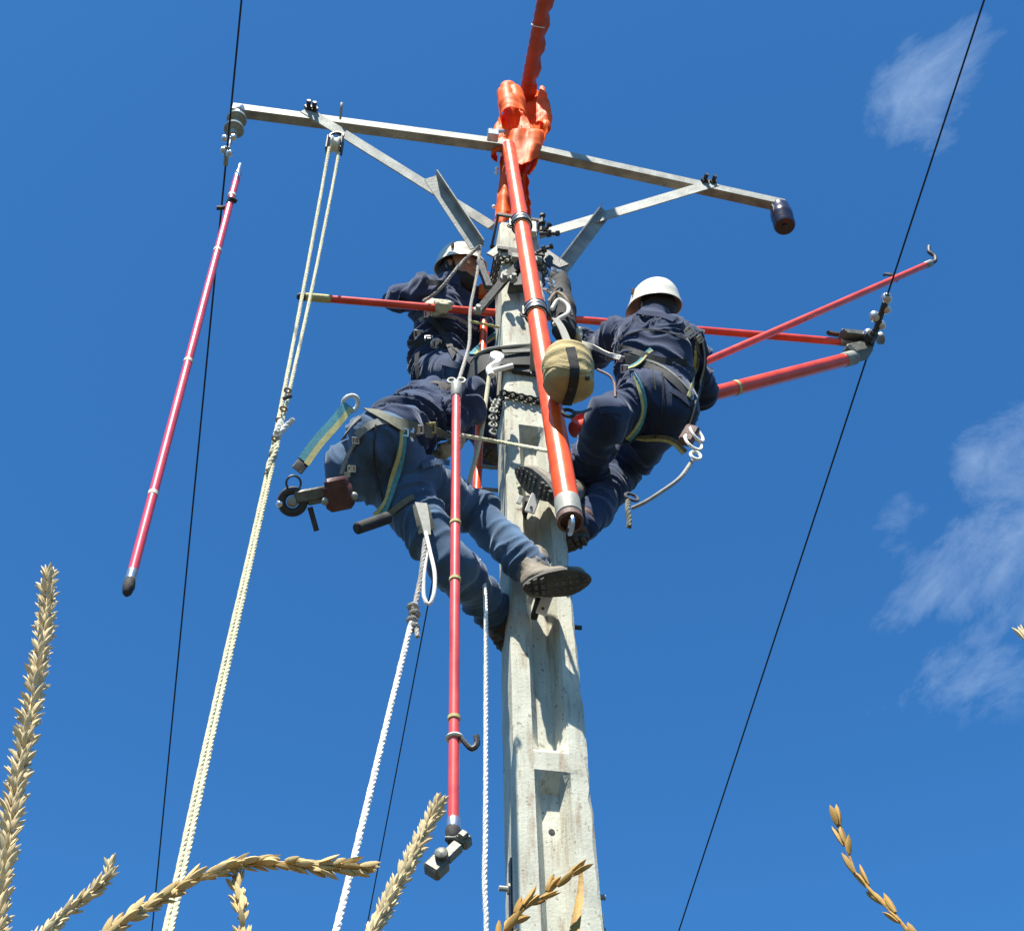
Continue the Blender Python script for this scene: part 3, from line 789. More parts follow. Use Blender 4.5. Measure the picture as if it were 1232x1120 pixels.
def main_stick():
    a, b = at(612, 176, 3.86), at(682, 602, 3.36); d = (b - a).normalized()
    root = stick('support_stick', 'thick orange support stick running down the pole front past tan bag', a, b, .036, r2=.043)
    ferrule(root, b, d, .0435, .10, 'galv')
    e = b + d * .10
    c = MB(); c.lathe(e, d, [(0, .043), (.012, .046), (.03, .046), (.034, .036), (.01, .033)], 20); c.build('end_ring', M['brownleather'], root)
    c = MB(); c.torus(e + d * .045, PU, .030, .008, 18, 8); c.build('end_eye', M['steel'], root)
    for py, mt in ((600, 'darksteel'),):
        pass
    def on(py):
        t = (py - 176) / (602 - 176)
        lo, hi = 0.0, 1.0
        for _ in range(40):
            mid = (lo + hi) / 2; q = a.lerp(b, mid) - CAM; yy = CY - FPX * q.dot(_U) / q.dot(_F)
            if yy < py: lo = mid
            else: hi = mid
        return a.lerp(b, lo)
    for py in (270, 376):
        c = on(py); sd_ = thing('pole_saddle', 'steel saddle ring gripping orange stick at pole ' + ('head beside the crossarm' if py < 300 else 'front above tan bag'), 'stick clamp', c, 'saddle rings on the pole')
        m = MB()
        m.lathe(c - d * .032, d, [(0, .040), (.004, .049), (.016, .049), (.018, .044), (.044, .044), (.046, .049), (.060, .049), (.064, .040)], 24); m.build('ring', M['steel'], sd_)
        for s in (-.034, .026):
            m = MB(); m.torus(c + d * s, d, .046, .006, 24, 8); m.build('lip', M['darksteel'], sd_)
        f = face_at(c.z); k = V((c.x, c.y, c.z)); back = V((f.x + .03, f.y + .005, c.z))
        m = MB(); m.box((k + back) / 2 + PU * .0, ((back - k).normalized(), PU, V((0, 0, 1))), ((back - k).length / 2, .022, .016), .004); m.build('stem', M['galv'], sd_)
        m = MB(); m.box(pole_point(0.0, .012, c.z), (PU, PN, V((0, 0, 1))), (PW(c.z) * .34, .010, .028), .004); m.build('base_plate', M['darksteel'], sd_)
        m = MB(); q = c + PU * -.055; m.tube([q + V((0, 0, -.03)), q + V((0, 0, .03))], .007, 8); m.torus(q + V((0, 0, -.03)), PN, .014, .004, 12, 6); m.build('wing_bolt', M['darksteel'], sd_)
    # no band is drawn on the stick below the bag
    return root, a, b
MAIN, MSA, MSB = main_stick()

def left_stick():
    a, b = at(285, 214, 3.60), at(160, 686, 3.58); d = (b - a).normalized()
    root = stick('hot_stick', 'slender glossy red stick hanging alone from the leftmost wire', a, b, .0175, material='pinkred', r2=.0185)
    ferrule(root, a - d * .05, d, .017, .05); e = MB(); e.tube([a - d * .05, a - d * .13], .009, 8); e.build('spike', M['steel'], root)
    for px, py in ((276, 240), (249, 340), (209, 500), (172, 640)):
        t = (py - 214) / (686 - 214); q = a.lerp(b, min(1, max(0, t)) ** .92)
    for t in (.06, .24, .55, .85):
        ferrule(root, a.lerp(b, t), d, .0188, .02, 'greyband', 'band')
    ferrule(root, b, d, .019, .05, 'steel'); e = MB(); e.lathe(b + d * .05, d, [(0, .019), (.03, .022), (.06, .016), (.07, .008)], 14); e.build('end_plug', M['rubber'], root)
    # hook over the wire
    w = a.lerp(b, .085); hk = at(266, 249, 3.60)
    e = MB(); e.tube(spline([w + V((.03, 0, 0)), w + V((0, -.02, 0)), hk + V((.03, 0, 0)), hk - V((.02, 0, .01))], step=.02), .012, 8); e.build('wire_hook', M['darksteel'], root)
left_stick()

def hanging_stick():
    a, b = at(549, 476, 3.24), at(545.5, 992, 3.26); d = (b - a).normalized()
    root = stick('hot_stick', 'upright glossy red stick hanging beside the pole with alloy clamp', a, b, .0165, material='cherry', r2=.0155)
    ferrule(root, a - d * .07, d, .019, .08, 'galv')
    for s in (-1, 1):
        e = MB(); e.torus(a - d * .085 + V((.018 * s, 0, 0)), V((0, 1, 0)), .014, .005, 14, 6); e.build('eye', M['galv'], root)
    for t in (.36, .50, .80): ferrule(root, a.lerp(b, t), d, .0182, .012, 'yellow', 'band')
    ferrule(root, b - d * .02, d, .018, .06, 'steel')
    k = at(547, 888, 3.26)
    e = MB(); e.torus(k, d, .021, .006, 18, 6); e.build('ring', M['greyband'], root)
    e = MB(); e.tube(spline([k + V((.015, -.01, 0)), k + V((.035, -.01, -.03)), k + V((.05, -.01, -.045)), k + V((.064, -.01, -.03)), k + V((.062, -.01, 0))], step=.008), [.006 + .003 * math.sin(i / 5) for i in range(len(spline([k + V((.015, -.01, 0)), k + V((.035, -.01, -.03)), k + V((.05, -.01, -.045)), k + V((.064, -.01, -.03)), k + V((.062, -.01, 0))], step=.008)))], 8); e.build('hook', M['darksteel'], root)
    j = at(545, 1004, 3.26)
    e = MB(); e.lathe(j + V((0, 0, .03)), V((0, 0, -1)), [(0, .017), (.02, .022), (.045, .020), (.06, .012)], 12); e.build('swivel', M['rubber'], root)
    p0, p1 = at(558, 1011, 3.24), at(529, 1039, 3.23); ax = (p1 - p0).normalized(); n1 = V((0, -1, .2)); s1 = ax.cross(n1).normalized(); n1 = s1.cross(ax)
    e = MB(); e.box((p0 + p1) / 2, (ax, s1, n1), ((p1 - p0).length / 2 - .02, .016, .014), .004); e.build('clamp_arm', M['grip'], root)
    e = MB(); e.box(p0, (ax, s1, n1), (.016, .020, .018), .006); e.box(p0 + s1 * .0 + n1 * .018, (ax, s1, n1), (.012, .012, .012), .004); e.build('clamp_head', M['grip'], root)
    e = MB(); e.box(p1 + ax * .012, (ax, s1, n1), (.027, .026, .021), .007); e.lathe(p1 - ax * .01, n1, [(0, .018), (.035, .018), (.04, .008)], 10); e.build('clamp_jaw', M['grip'], root)
    e = MB(); e.tube([j - V((.02, .012, .02)), j + V((.02, -.012, -.02))], .008, 8); e.build('pivot_pin', M['darksteel'], root)
hanging_stick()

SLL, SLR = at(380, 358.5, 3.86), at(1030, 413, 4.50)
def long_stick():
    d = (SLR - SLL).normalized()
    root = stick('hot_stick', 'long level red stick passing behind pole, held by upper left worker', SLL, SLR, .0185, r2=.0205, material='scarlet', group='insulated sticks round the pole')
    ferrule(root, SLL - d * .05, d, .0195, .12, 'yellow'); e = MB(); e.lathe(SLL - d * .09, d, [(0, .01), (.01, .018), (.04, .02)], 12); e.build('end_plug', M['rubber'], root)
    ferrule(root, SLR - d * .10, d, .021, .14, 'galv')
long_stick()
CL = at(1047, 420, 4.50)
def right_sticks():
    a, b = at(690, 517, 4.02), at(1018, 432.5, 4.47); d = (b - a).normalized()
    root = stick('support_stick', 'thick red support stick reaching from behind right worker to the wire clamp', a, b, .036, r2=.035, material='scarlet')
    ferrule(root, a.lerp(b, .55), d, .0365, .02, 'yellow', 'band')
    ferrule(root, b - d * .02, d, .037, .09, 'galv'); e0 = b + d * .07
    up = V((0, 0, 1)); s = d.cross(up).normalized(); n = s.cross(d)
    e = MB(); e.box(e0 + d * .05 + n * .03, (d, s, n), (.075, .045, .040), .012); e.build('wire_clamp', M['grip'], root)
    e = MB(); e.box(CL + V((-.07, -.04, .06)), (SLR - SLL, s, n), (.08, .030, .024), .008); e.build('clamp_fork', M['grip'], root)
    e = MB(); e.lathe(CL + V((-.01, -.05, .02)), V((.3, -1, -.2)), [(0, .032), (.04, .032), (.044, .02), (.06, .018)], 8); e.build('clamp_nut', M['darksteel'], root)
    e = MB(); e.lathe(CL + V((.05, -.02, .06)), V((1, 0, .3)), [(0, .03), (.02, .035), (.03, .02)], 12); e.build('keeper', M['galv'], root)
    e = MB(); e.box(CL + V((-.17, -.02, .11)), (V((1, 0, -.3)), s, n), (.035, .012, .012), .004); e.build('latch', M['darksteel'], root)
    a, b = at(690, 505, 4.08), at(1113, 319.5, 4.50); d = (b - a).normalized()
    root = stick('hot_stick', 'red stick slanting up to right, its hook end highest beyond the wire', a, b, .0195, r2=.018, material='scarlet')
    ferrule(root, b, d, .019, .06, 'galv')
    q = b + d * .06
    e = MB(); e.tube(spline([q - d * .01, q + d * .04, q + d * .05 + V((0, 0, .05)), q + d * .02 + V((0, 0, .10)), q + d * .035 + V((0, 0, .15))], step=.015), .012, 8); e.build('hook', M['darksteel'], root)
    w = at(1072, 335, 4.47)
    e = MB(); e.tube(spline([w + V((.03, 0, -.03)), w + V((.0, -.02, .0)), w + V((-.02, .0, .04)), at(1064, 331, 4.5)], step=.02), .010, 8); e.build('wire_hook', M['darksteel'], root)
right_sticks()
def back_stick():
    a, b = at(585, 330, 4.20), at(573, 604, 4.16); d = (b - a).normalized()
    root = stick('hot_stick', 'orange stick half hidden behind left edge of the pole', a, b, .020)
    for py in (560, 587):
        p = at(577, py, 4.16); e = MB(); e.tube([p + V((-.03, 0, 0)), p + PU * .11], .009, 10); e.build('step_peg', M['galv'], root)
    e = MB(); p = at(584, 352, 4.15); e.box(p, (PU, PN, V((0, 0, 1))), (.035, .02, .05), .008); e.build('grip_block', M['orange'], root)
back_stick()

# ================================================================ people
def reach(prev, px, py, L, far=True):
    d = ray(px, py).normalized(); q = prev - CAM; t0 = q.dot(d); m2 = (q - d * t0).length
    if m2 >= L: return prev + ((CAM + d * t0) - prev).normalized() * L
    k = math.sqrt(L * L - m2 * m2); return CAM + d * (t0 + (k if far else -k))

def hand_prims(wrist, c, g, r, thumb=1, fr=.0095):
    """a hand whose four fingers close round a bar of radius r that runs along g through c"""
    g = g.normalized(); w = wrist - c; w = (w - g * w.dot(g)).normalized(); q = g.cross(w) * thumb
    P = []
    R = r + fr
    pt = lambda a, o, rr=R: c + g * o + (w * math.cos(rad(a)) + q * math.sin(rad(a))) * rr
    for i in range(4):
        o = (i - 1.5) * .0205; ln = (.9, 1.0, .97, .80)[i]
        base = pt(12, o, R + .006)
        P.append(cone(wrist + g * o * .45, base, .015, .012))
        a = [12, 75 * ln + 5, 140 * ln, 205 * ln]
        for k in range(3): P.append(cone(pt(a[k], o), pt(a[k + 1], o * .95), fr * (1.12 - .1 * k), fr * (1.02 - .1 * k)))
    b0 = wrist + (c - wrist) * .35 - g * .030
    t1, t2, t3 = pt(-20, -.048, R + .004), pt(-75, -.034), pt(-130, -.022)
    P += [cone(b0, t1, .014, .012), cone(t1, t2, .0115, .0105), cone(t2, t3, .0105, .009)]
    return P

def head_prims(c, f, u):
    r = f.cross(u).normalized(); u = r.cross(f).normalized(); ax = (r, f, u)
    P = [ell(c + u * .02, ax, (.076, .096, .098)), ell(c + f * .018 - u * .05, ax, (.060, .074, .066)), ell(c + f * .052 - u * .088, ax, (.032, .028, .026)),
         cone(c + f * .088 + u * .012, c + f * .106 - u * .022, .010, .0145), cone(c + f * .094 - u * .055 - r * .02, c + f * .094 - u * .055 + r * .02, .009, .009),
         cone(c + f * .093 - u * .068 - r * .015, c + f * .093 - u * .068 + r * .015, .009, .009),
         cone(c + f * .080 + u * .030 - r * .045, c + f * .080 + u * .030 + r * .045, .013, .013)]
    for s in (-1, 1):
        e = c + r * s * .078 - u * .005 - f * .005
        P += [ell(e + r * s * .006, ((r * s + f * .5), (f - r * s * .5), u), (.008, .018, .030)), ell(c + f * .07 - u * .022 + r * s * .036, ax, (.022, .022, .018))]
    return P, r, f, u

def make_helmet(root, c, f, u, r, tilt=0):
    c = c + u * .022
    nr, nc = 15, 40
    g = []
    for shell in (0, 1):
        rows = []
        for i in range(nr):
            t = i / (nr - 1); ph = rad(2 + 96 * t); row = []
            for j in range(nc):
                a = 2 * math.pi * j / nc; k = 1.0 - .035 * shell
                rx, ry, rz = .110 * k, .134 * k, .128 * k
                x, y = math.cos(a), math.sin(a)
                fl = 1 + (.085 * max(0, (t - .86) / .14)) + (.20 * max(0, y) ** 3 * max(0, (t - .86) / .14))
                ridge = 1 + (.022 * math.exp(-(x / .16) ** 2) * (1 - t) if not shell else 0)
                p = c + r * rx * math.sin(ph) * x * fl + f * ry * math.sin(ph) * y * fl + u * (rz * math.cos(ph) * ridge - .012 * max(0, y) ** 3 * max(0, (t - .86) / .14) - .02 * max(0, -y) * max(0, t - .5))
                row.append(p)
            rows.append(row)
        g += rows if shell == 0 else rows[::-1]
    vs = [p for row in g for p in row]; fs = []
    for i in range(len(g) - 1):
        for j in range(nc):
            j2 = (j + 1) % nc; fs.append((i * nc + j, (i + 1) * nc + j, (i + 1) * nc + j2, i * nc + j2))
    fs.append(tuple(range(nc))); fs.append(tuple(range((len(g) - 1) * nc + nc - 1, (len(g) - 1) * nc - 1, -1)))
    h = link_mesh('helmet', vs, fs, M['helmet'], root, True, 50)
    for s in (-1, 1):                                          # the little lamp clip at each side, chin straps
        e = MB(); e.box(c + r * s * .105 + u * .045 + f * .03, (f, u, r), (.006, .016, .008), .003); e.build('lamp_clip', M['brownleather'], h)
        e = MB(); P = [c + r * s * .096 - u * .02 - f * .02, c + r * s * .086 - u * .085 + f * .01, c - u * .155 + f * .055 + r * s * .03]
        e.ribbon(spline(P, n=12), [r * s] * len(spline(P, n=12)), .014, .002); e.build('chin_strap', M['blackweb'], h)
    return h

def make_boot(root, ankle, heel, toe, up, lugs=True, mt='leather'):
    """ankle joint, heel and toe of the sole; up = direction from sole to ankle"""
    f = (toe - heel).normalized(); L = (toe - heel).length; up = (up - f * up.dot(f)).normalized(); s = f.cross(up)
    h0 = heel + up * .03
    pr = [cone(ankle, h0 + f * .05 + up * .035, .056, .050), cone(h0 + f * .045 + up * .015, h0 + f * (L - .055) + up * .012, .044, .042),
          cone(h0 + f * .06 + up * .04, h0 + f * (L - .09) + up * .02, .044, .036), cone(ankle + (ankle - heel).normalized() * .06, ankle, .058, .056)]
    v, fc = sdf_mesh(pr, .03, .007, cuts=[(h0 - up * .012, -up, .35)])
    v = wrinkle(v, fc, pr, [(ankle, .08)], .004, 5, .02, .06)
    b = link_mesh('boot', v, fc.tolist(), M[mt], root)
    # sole: outline extruded, heel block and lugs under it
    N = 28; out = []
    for k in range(N):
        a = 2 * math.pi * k / N; y = -math.cos(a); x = math.sin(a)
        t = (y + 1) / 2
        w = .036 + .012 * math.sin(math.pi * min(1, t * .9 + .05)) + .006 * (t > .5) * math.sin((t - .5) * 2 * math.pi)
        out.append((t * L, x * w * (1.0)))
    m = MB(); bot = 0.0
    vs = [heel + f * a + s * b_ for a, b_ in out] + [heel + f * a + s * b_ * 1.05 + up * .022 for a, b_ in out]
    m.add(vs, [tuple(range(N - 1, -1, -1)), tuple(range(N, 2 * N))] + [(i, (i + 1) % N, N + (i + 1) % N, N + i) for i in range(N)])
    so = m.build('sole', M['sole'], b, True, 40)
    if lugs:
        m = MB()
        for i in range(9):
            t = .09 + i * .101
            if .36 < t < .46: continue
            for sd in (-1, 0, 1):
                w = .030 if 0.1 < t < .84 else .02
                m.box(heel + f * (t * L) + s * sd * w * .74 - up * (.002 if t > .4 else .007), (f + s * .35 * sd, s, up), (.0075, w * .30, .003 if t > .4 else .009), .0015)
        tag(m.build('tread', M['sole'], b, False), kind='stuff')
    return b

PEOPLE = {}
def strap(root, name, path, width, material, edge=None, th=.004, who=None, Y=None, off=.003, step=6):
    """webbing laid on a worker's clothes: `path` are photo pixels, dropped on to the cloth by ray"""
    bvh = PEOPLE[who]; pts = spline([V((x, y, 0)) for x, y in path], step=step); out = []; nr = []
    last = None
    for q in pts:
        d = ray(q.x, q.y).normalized(); h = bvh.ray_cast(CAM, d)
        if h[0] is not None: out.append(h[0] - d * off); nr.append(h[1])
        elif last is not None or Y:
            base = at(q.x, q.y, Y) if Y else CAM + d * (last - CAM).dot(d)
            out.append(base); nr.append(-d)
        else: continue
        last = out[-1]
    if len(out) < 3: return None
    for _ in range(4):
        out = [out[0]] + [(out[i - 1] + out[i] * 2 + out[i + 1]) / 4 for i in range(1, len(out) - 1)] + [out[-1]]
        nr = [nr[0]] + [(nr[i - 1] + nr[i] * 2 + nr[i + 1]).normalized() for i in range(1, len(nr) - 1)] + [nr[-1]]
    out = [p + n * .004 for p, n in zip(out, nr)]
    for i, p in enumerate(out):
        d = (p - CAM).normalized(); h = bvh.ray_cast(CAM, d)
        if h[0] is not None and (h[0] - CAM).length < (p - CAM).length + .002: out[i] = h[0] - d * .005
    out = [out[0]] + [(out[i - 1] + out[i] * 2 + out[i + 1]) / 4 for i in range(1, len(out) - 1)] + [out[-1]]
    m = MB(); m.ribbon(out, nr, width, th); o = m.build(name, M[material], root, True, 40)
    if edge:
        T = [(out[min(i + 1, len(out) - 1)] - out[max(i - 1, 0)]).normalized() for i in range(len(out))]
        m = MB(); m.ribbon([p + n * (th + .001) + t.cross(n).normalized() * width * .26 for p, n, t in zip(out, nr, T)], nr, width * .44, .0015); m.build('edge_stripe', M[edge], o, True, 40)
    return o
def on_cloth(who, px, py, Y=3.8, off=.01):
    d = ray(px, py).normalized(); h = PEOPLE[who].ray_cast(CAM, d)
    return h[0] - d * off if h[0] is not None else at(px, py, Y)
def buckle(root, who, px, py, size=.022, material='steel', ring=False, Y=None, name='buckle', ang=0):
    d = ray(px, py).normalized(); h = PEOPLE[who].ray_cast(CAM, d); size *= .72
    if h[0] is None and Y is None: return
    p = h[0] - d * .010 if h[0] is not None else at(px, py, Y)
    n = -d if h[0] is None else (h[1] * .6 - d * .4).normalized(); s = _R * math.cos(ang) - _U * math.sin(ang); s = (s - n * s.dot(n)).normalized(); u = n.cross(s)
    m = MB()
    if ring: m.torus(p, n + s * .3, size, size * .22, 18, 6)
    else:
        for k in (-1, 1):
            m.box(p + s * k * size, (s, u, n), (size * .18, size * .8, size * .18), .001); m.box(p + u * k * size * .8, (s, u, n), (size * 1.15, size * .18, size * .18), .001)
        m.box(p - n * .002, (s, u, n), (size * .55, size * .8, size * .10), .001)
    return m.build(name, M[material], root)

def make_person(key, label, J, face, headup, trousers, seed, hands, boots=(), glove='glove', beard=False, fat=1.0, helmet=True, baggy=1.0):
    root = thing('person', label, 'person', J['pelvis'], 'line workers on the pole')
    P, N = J['pelvis'], J['neck']; up = (N - P).normalized()
    across = (J['sh_r'] - J['sh_l']).normalized(); hx = (J['hip_r'] - J['hip_l']).normalized()
    def mix(t, off, a): return P.lerp(N, t) + a * off
    # ---- the body itself: one continuous mesh, head to ankles
    hp, r, f, u = head_prims(J['head'], face, headup)
    b = hp + [cone(N, J['head'] - u * .05, .054, .050), cone(mix(.05, .05, hx), mix(.75, .05, across), .085, .085), cone(mix(.05, -.05, hx), mix(.75, -.05, across), .085, .085)]
    for s in ('l', 'r'):
        b += [cone(N - up * .08, J['sh_' + s], .050, .050), cone(J['sh_' + s], J['el_' + s], .048, .038), cone(J['el_' + s], J['wr_' + s], .038, .026)]
        b += [cone(J['hip_' + s], J['kn_' + s], .08, .052), cone(J['kn_' + s], J['an_' + s], .050, .036)]
    hs_ = {}
    for s, (c, g, rr, th, cover_) in hands.items():
        q = hand_prims(J['wr_' + s], c, g, rr, th); hs_[s] = q; b += q
    v, fc = sdf_mesh(b, .012, .0055)
    link_mesh('body', v, fc.tolist(), M['skin'], root)
    for s, q in hs_.items():
        cover_ = hands[s][4]
        if cover_:
            g2 = [(x[0], x[1], x[2], x[3] + .0035, x[4] + .0035) for x in q] + [cone(J['wr_' + s], J['wr_' + s].lerp(J['el_' + s], .22), .036, .042)]
            v, fc = sdf_mesh(g2, .008, .005); v = wrinkle(v, fc, g2, [], .003, 9, .012, .03)
            link_mesh('glove', v, fc.tolist(), M[cover_], root)
    # ---- jacket
    j = [cone(mix(.10, .058, hx), mix(.50, .055, across), .122 * fat, .116 * fat), cone(mix(.10, -.058, hx), mix(.50, -.055, across), .122 * fat, .116 * fat),
         cone(mix(.50, .055, across), mix(.83, .075, across), .118 * fat, .115 * fat), cone(mix(.50, -.055, across), mix(.83, -.075, across), .118 * fat, .115 * fat),
         cone(N - up * .03, N + (J['head'] - N) * .40, .088, .080)]
    jt = [(mix(.2, 0, up), .18)]
    for s in ('l', 'r'):
        e, w = J['el_' + s], J['wr_' + s]
        j += [cone(N - up * .05, J['sh_' + s], .080, .078 * fat), cone(J['sh_' + s], e, .077 * fat, .064 * fat), cone(e, e.lerp(w, .86), .064 * fat, .050 * fat)]
        jt += [(e, .14), (J['sh_' + s], .12), (w, .10)]
    cuts = [(mix(.02, 0, up), -up, .30)]
    vj, fj = sdf_mesh(j, .035, .0068, cuts)
    vj = wrinkle(vj, fj, j, jt, .027, seed, .054, .24)
    link_mesh('jacket', vj, fj.tolist(), M['jacket'], root)
    # ---- trousers
    t = [cone(mix(.12, .048, hx), mix(.12, -.048, hx), .112 * fat, .112 * fat), cone(mix(-.02, .048, hx), mix(-.02, -.048, hx), .114 * fat, .114 * fat)]
    t.append(cone(mix(.26, .055, hx), mix(.26, -.055, hx), .112 * fat, .112 * fat))
    tj = [(P - up * .08, .16)]
    back = J.get('back')
    if back is not None:
        bk = (back - up * back.dot(up)).normalized(); sx = bk.cross(up).normalized()
        t += [ell(P - up * .03 + bk * .045 + sx * s * .072, (sx, bk, up), (.100, .112, .125)) for s in (-1, 1)]
    for s in ('l', 'r'):
        h, k, a = J['hip_' + s], J['kn_' + s], J['an_' + s]
        t += [cone(h, k, .106 * fat * baggy, .080 * baggy), cone(k, k.lerp(a, 1.0), .080 * baggy, .064 * baggy)]
        tj += [(k, .15), (a.lerp(k, .35), .10)]
    vt, ft = sdf_mesh(t, .035, .0068)
    vt = wrinkle(vt, ft, t, tj, .019, seed + 50, .060, .26)
    link_mesh('trousers', vt, ft.tolist(), M[trousers], root)
    if beard:
        bp = [ell(J['head'] + f * .032 - u * .080, (r, f, u), (.066, .070, .050)), ell(J['head'] + f * .062 - u * .112, (r, f, u), (.046, .040, .040)), cone(J['head'] - u * .03 + r * .074, J['head'] + f * .05 - u * .10 + r * .045, .016, .03), cone(J['head'] - u * .03 - r * .074, J['head'] + f * .05 - u * .10 - r * .045, .016, .03)]
        v, fc = sdf_mesh(bp, .02, .006); v = wrinkle(v, fc, bp, [], .006, 3, .015, .03); link_mesh('beard', v, fc.tolist(), M['hair'], root)
    hair = [ell(J['head'] + u * .01 - f * .020, (r, f, u), (.084, .088, .090))]
    v, fc = sdf_mesh(hair, .01, .007); v = wrinkle(v, fc, hair, [], .004, 3, .015, .03); link_mesh('hair', v, fc.tolist(), M['hair'], root)
    for s in (-1, 1):
        e = MB(); e.ball(J['head'] + f * .083 + r * s * .032 + u * .008, .012, seg=10, ring=8); e.build('eye', M['white'], root)
    if helmet: make_helmet(root, J['head'] + u * .018, f, u, r)
    for (ank, heel, toe, upv, mt) in boots: make_boot(root, ank, heel, toe, upv, True, mt)
    vv = np.concatenate([vj, vt]); ff = np.concatenate([fj, ft + len(vj)])
    PEOPLE[key] = BVHTree.FromPolygons(vv.tolist(), ff.tolist())
    return root

STD = (SLR - SLL).normalized()
# ---- worker at the upper left: faces right towards the pole head, forearm along the level stick
J = {}
J['pelvis'] = at(533, 452, 4.30)
J['neck'] = reach(J['pelvis'], 541, 357, .50, True)
J['head'] = reach(J['neck'], 552, 326, .17, True)
J['sh_r'] = reach(J['neck'], 514, 353, .165, False); J['sh_l'] = reach(J['neck'], 567, 364, .165, True)
c = at(531, 371, 4.015)
J['wr_r'] = at(513, 357, 4.10)
J['el_r'] = at(481, 358, 4.13)
J['el_l'] = reach(J['sh_l'], 586, 400, .28, False); J['wr_l'] = reach(J['el_l'], 592, 352, .25, True)
J['hip_l'] = reach(J['pelvis'], 546, 455, .10, True); J['hip_r'] = reach(J['pelvis'], 524, 450, .10, False)
J['kn_r'] = reach(J['hip_r'], 566, 446, .41, False); J['an_r'] = reach(J['kn_r'], 577, 520, .40, True)
J['kn_l'] = reach(J['hip_l'], 585, 470, .41, True); J['an_l'] = reach(J['kn_l'], 592, 550, .42, False)
lp = at(381, 358.5, 3.90); tt = (c - SLL).dot(STD); c = SLL + STD * tt
W1 = make_person('w1', 'bearded worker in navy overalls and cream helmet, forearm on level red stick', J, V((.80, -.45, -.22)), V((.02, -.38, 1)), 'trouser', 1,
    {'r': (c, STD, .019, 1, 'glove'), 'l': (at(596, 345, 4.13), V((0.2, 0, 1)), .02, 1, 'glove')}, beard=True, fat=1.07,
    boots=[(J['an_r'], J['an_r'] + V((-.02, .02, -.10)), J['an_r'] + V((.20, .12, -.12)), V((0, 0, 1)), 'brownleather')])
J1 = J
# ---- worker on the right: back to us, leaning out in his belt
J = {}
J['pelvis'] = at(788, 486, 3.86)
J['neck'] = reach(J['pelvis'], 787, 393, .50, True)
J['head'] = reach(J['neck'], 788, 375, .16, True)
J['sh_l'] = reach(J['neck'], 748, 404, .185, True); J['sh_r'] = reach(J['neck'], 828, 410, .185, False)
J['el_l'] = reach(J['sh_l'], 717, 424, .25, True); J['wr_l'] = reach(J['el_l'], 697, 408, .20, True)
J['el_r'] = reach(J['sh_r'], 839, 470, .29, True); J['wr_r'] = reach(J['el_r'], 822, 505, .25, True)
J['hip_l'] = reach(J['pelvis'], 768, 492, .10, True); J['hip_r'] = reach(J['pelvis'], 802, 500, .10, False)
J['kn_l'] = reach(J['hip_l'], 727, 509, .36, False); J['an_l'] = reach(J['kn_l'], 694, 590, .44, True)
J['kn_r'] = reach(J['hip_r'], 750, 564, .42, True); J['an_r'] = at(699, 634, 4.00)
J['back'] = V((.35, -.9, -.15)).normalized()
hl, tl = at(668, 600, 3.72), at(619, 566, 3.84)
W2 = make_person('w2', 'worker seen from behind in navy overalls leaning out right of pole', J, V((-.55, .75, .3)), V((.14, -.52, 1)), 'trouser', 2, baggy=1.07, fat=.97, hands=
    {'l': (at(690, 404, 4.05), V((.1, .1, 1)), .02, -1, 'glove'), 'r': (J['wr_r'] + V((-.06, .06, .02)), V((.2, .3, 1)), .02, 1, 'glove')},
    boots=[(J['an_l'], hl, tl, V((.35, .42, .65)), 'greyboot'), (J['an_r'] + V((0, 0, .02)), J['an_r'] + V((.03, -.02, -.085)), J['an_r'] + V((-.20, .08, -.07)), V((0, 0, 1)), 'brownleather')])
J2 = J
# ---- worker at the lower left: sits back in his belt, near leg braced on the pole front
J = {}
J['pelvis'] = at(455, 552, 3.46)
J['neck'] = reach(J['pelvis'], 511, 493, .50, True)
J['head'] = reach(J['neck'], 532, 488, .175, True)
J['sh_r'] = reach(J['neck'], 497, 498, .16, False); J['sh_l'] = reach(J['neck'], 509, 482, .17, True)
J['el_r'] = reach(J['sh_r'], 556, 497, .28, True); J['wr_r'] = reach(J['el_r'], 528, 504, .24, False)
J['el_l'] = reach(J['sh_l'], 562, 478, .28, True); J['wr_l'] = reach(J['el_l'], 548, 533, .25, False)
J['hip_r'] = reach(J['pelvis'], 492, 570, .11, False); J['hip_l'] = reach(J['pelvis'], 480, 590, .11, True)
J['kn_r'] = reach(J['hip_r'], 570, 614, .40, True); J['an_r'] = at(640, 683, 3.75)
J['kn_l'] = reach(J['hip_l'], 542, 678, .42, False); J['an_l'] = at(600, 744, 3.99)
J['back'] = V((-.75, -.6, -.2)).normalized()
h3, t3 = at(629, 708, 3.69), at(712, 697, 3.67)
W3 = make_person('w3', 'worker in blue trousers sitting back in belt, boot braced on pole front', J, V((.75, .6, .0)), V((.25, .3, 1)), 'jeans', 3,
    {'r': (J['wr_r'].lerp(at(512, 508, J['wr_r'].y - .02), .8), V((.3, .2, -.9)), .016, 1, 'brownleather'), 'l': (at(540, 543, 3.66), V((.9, .1, .3)), .014, 1, 'glove')}, helmet=False, fat=1.0,
    boots=[(J['an_r'], h3, t3, V((-.05, .50, .86)), 'greyboot'), (J['an_l'], J['an_l'] + V((-.02, -.02, -.10)), J['an_l'] + V((.16, .18, -.10)), V((0, 0, 1)), 'brownleather')])
J3 = J

# ---------------------------------------------------------------- harness webbing on the workers
S = lambda who, root, *a, **k: strap(root, *a, who=who, **k)
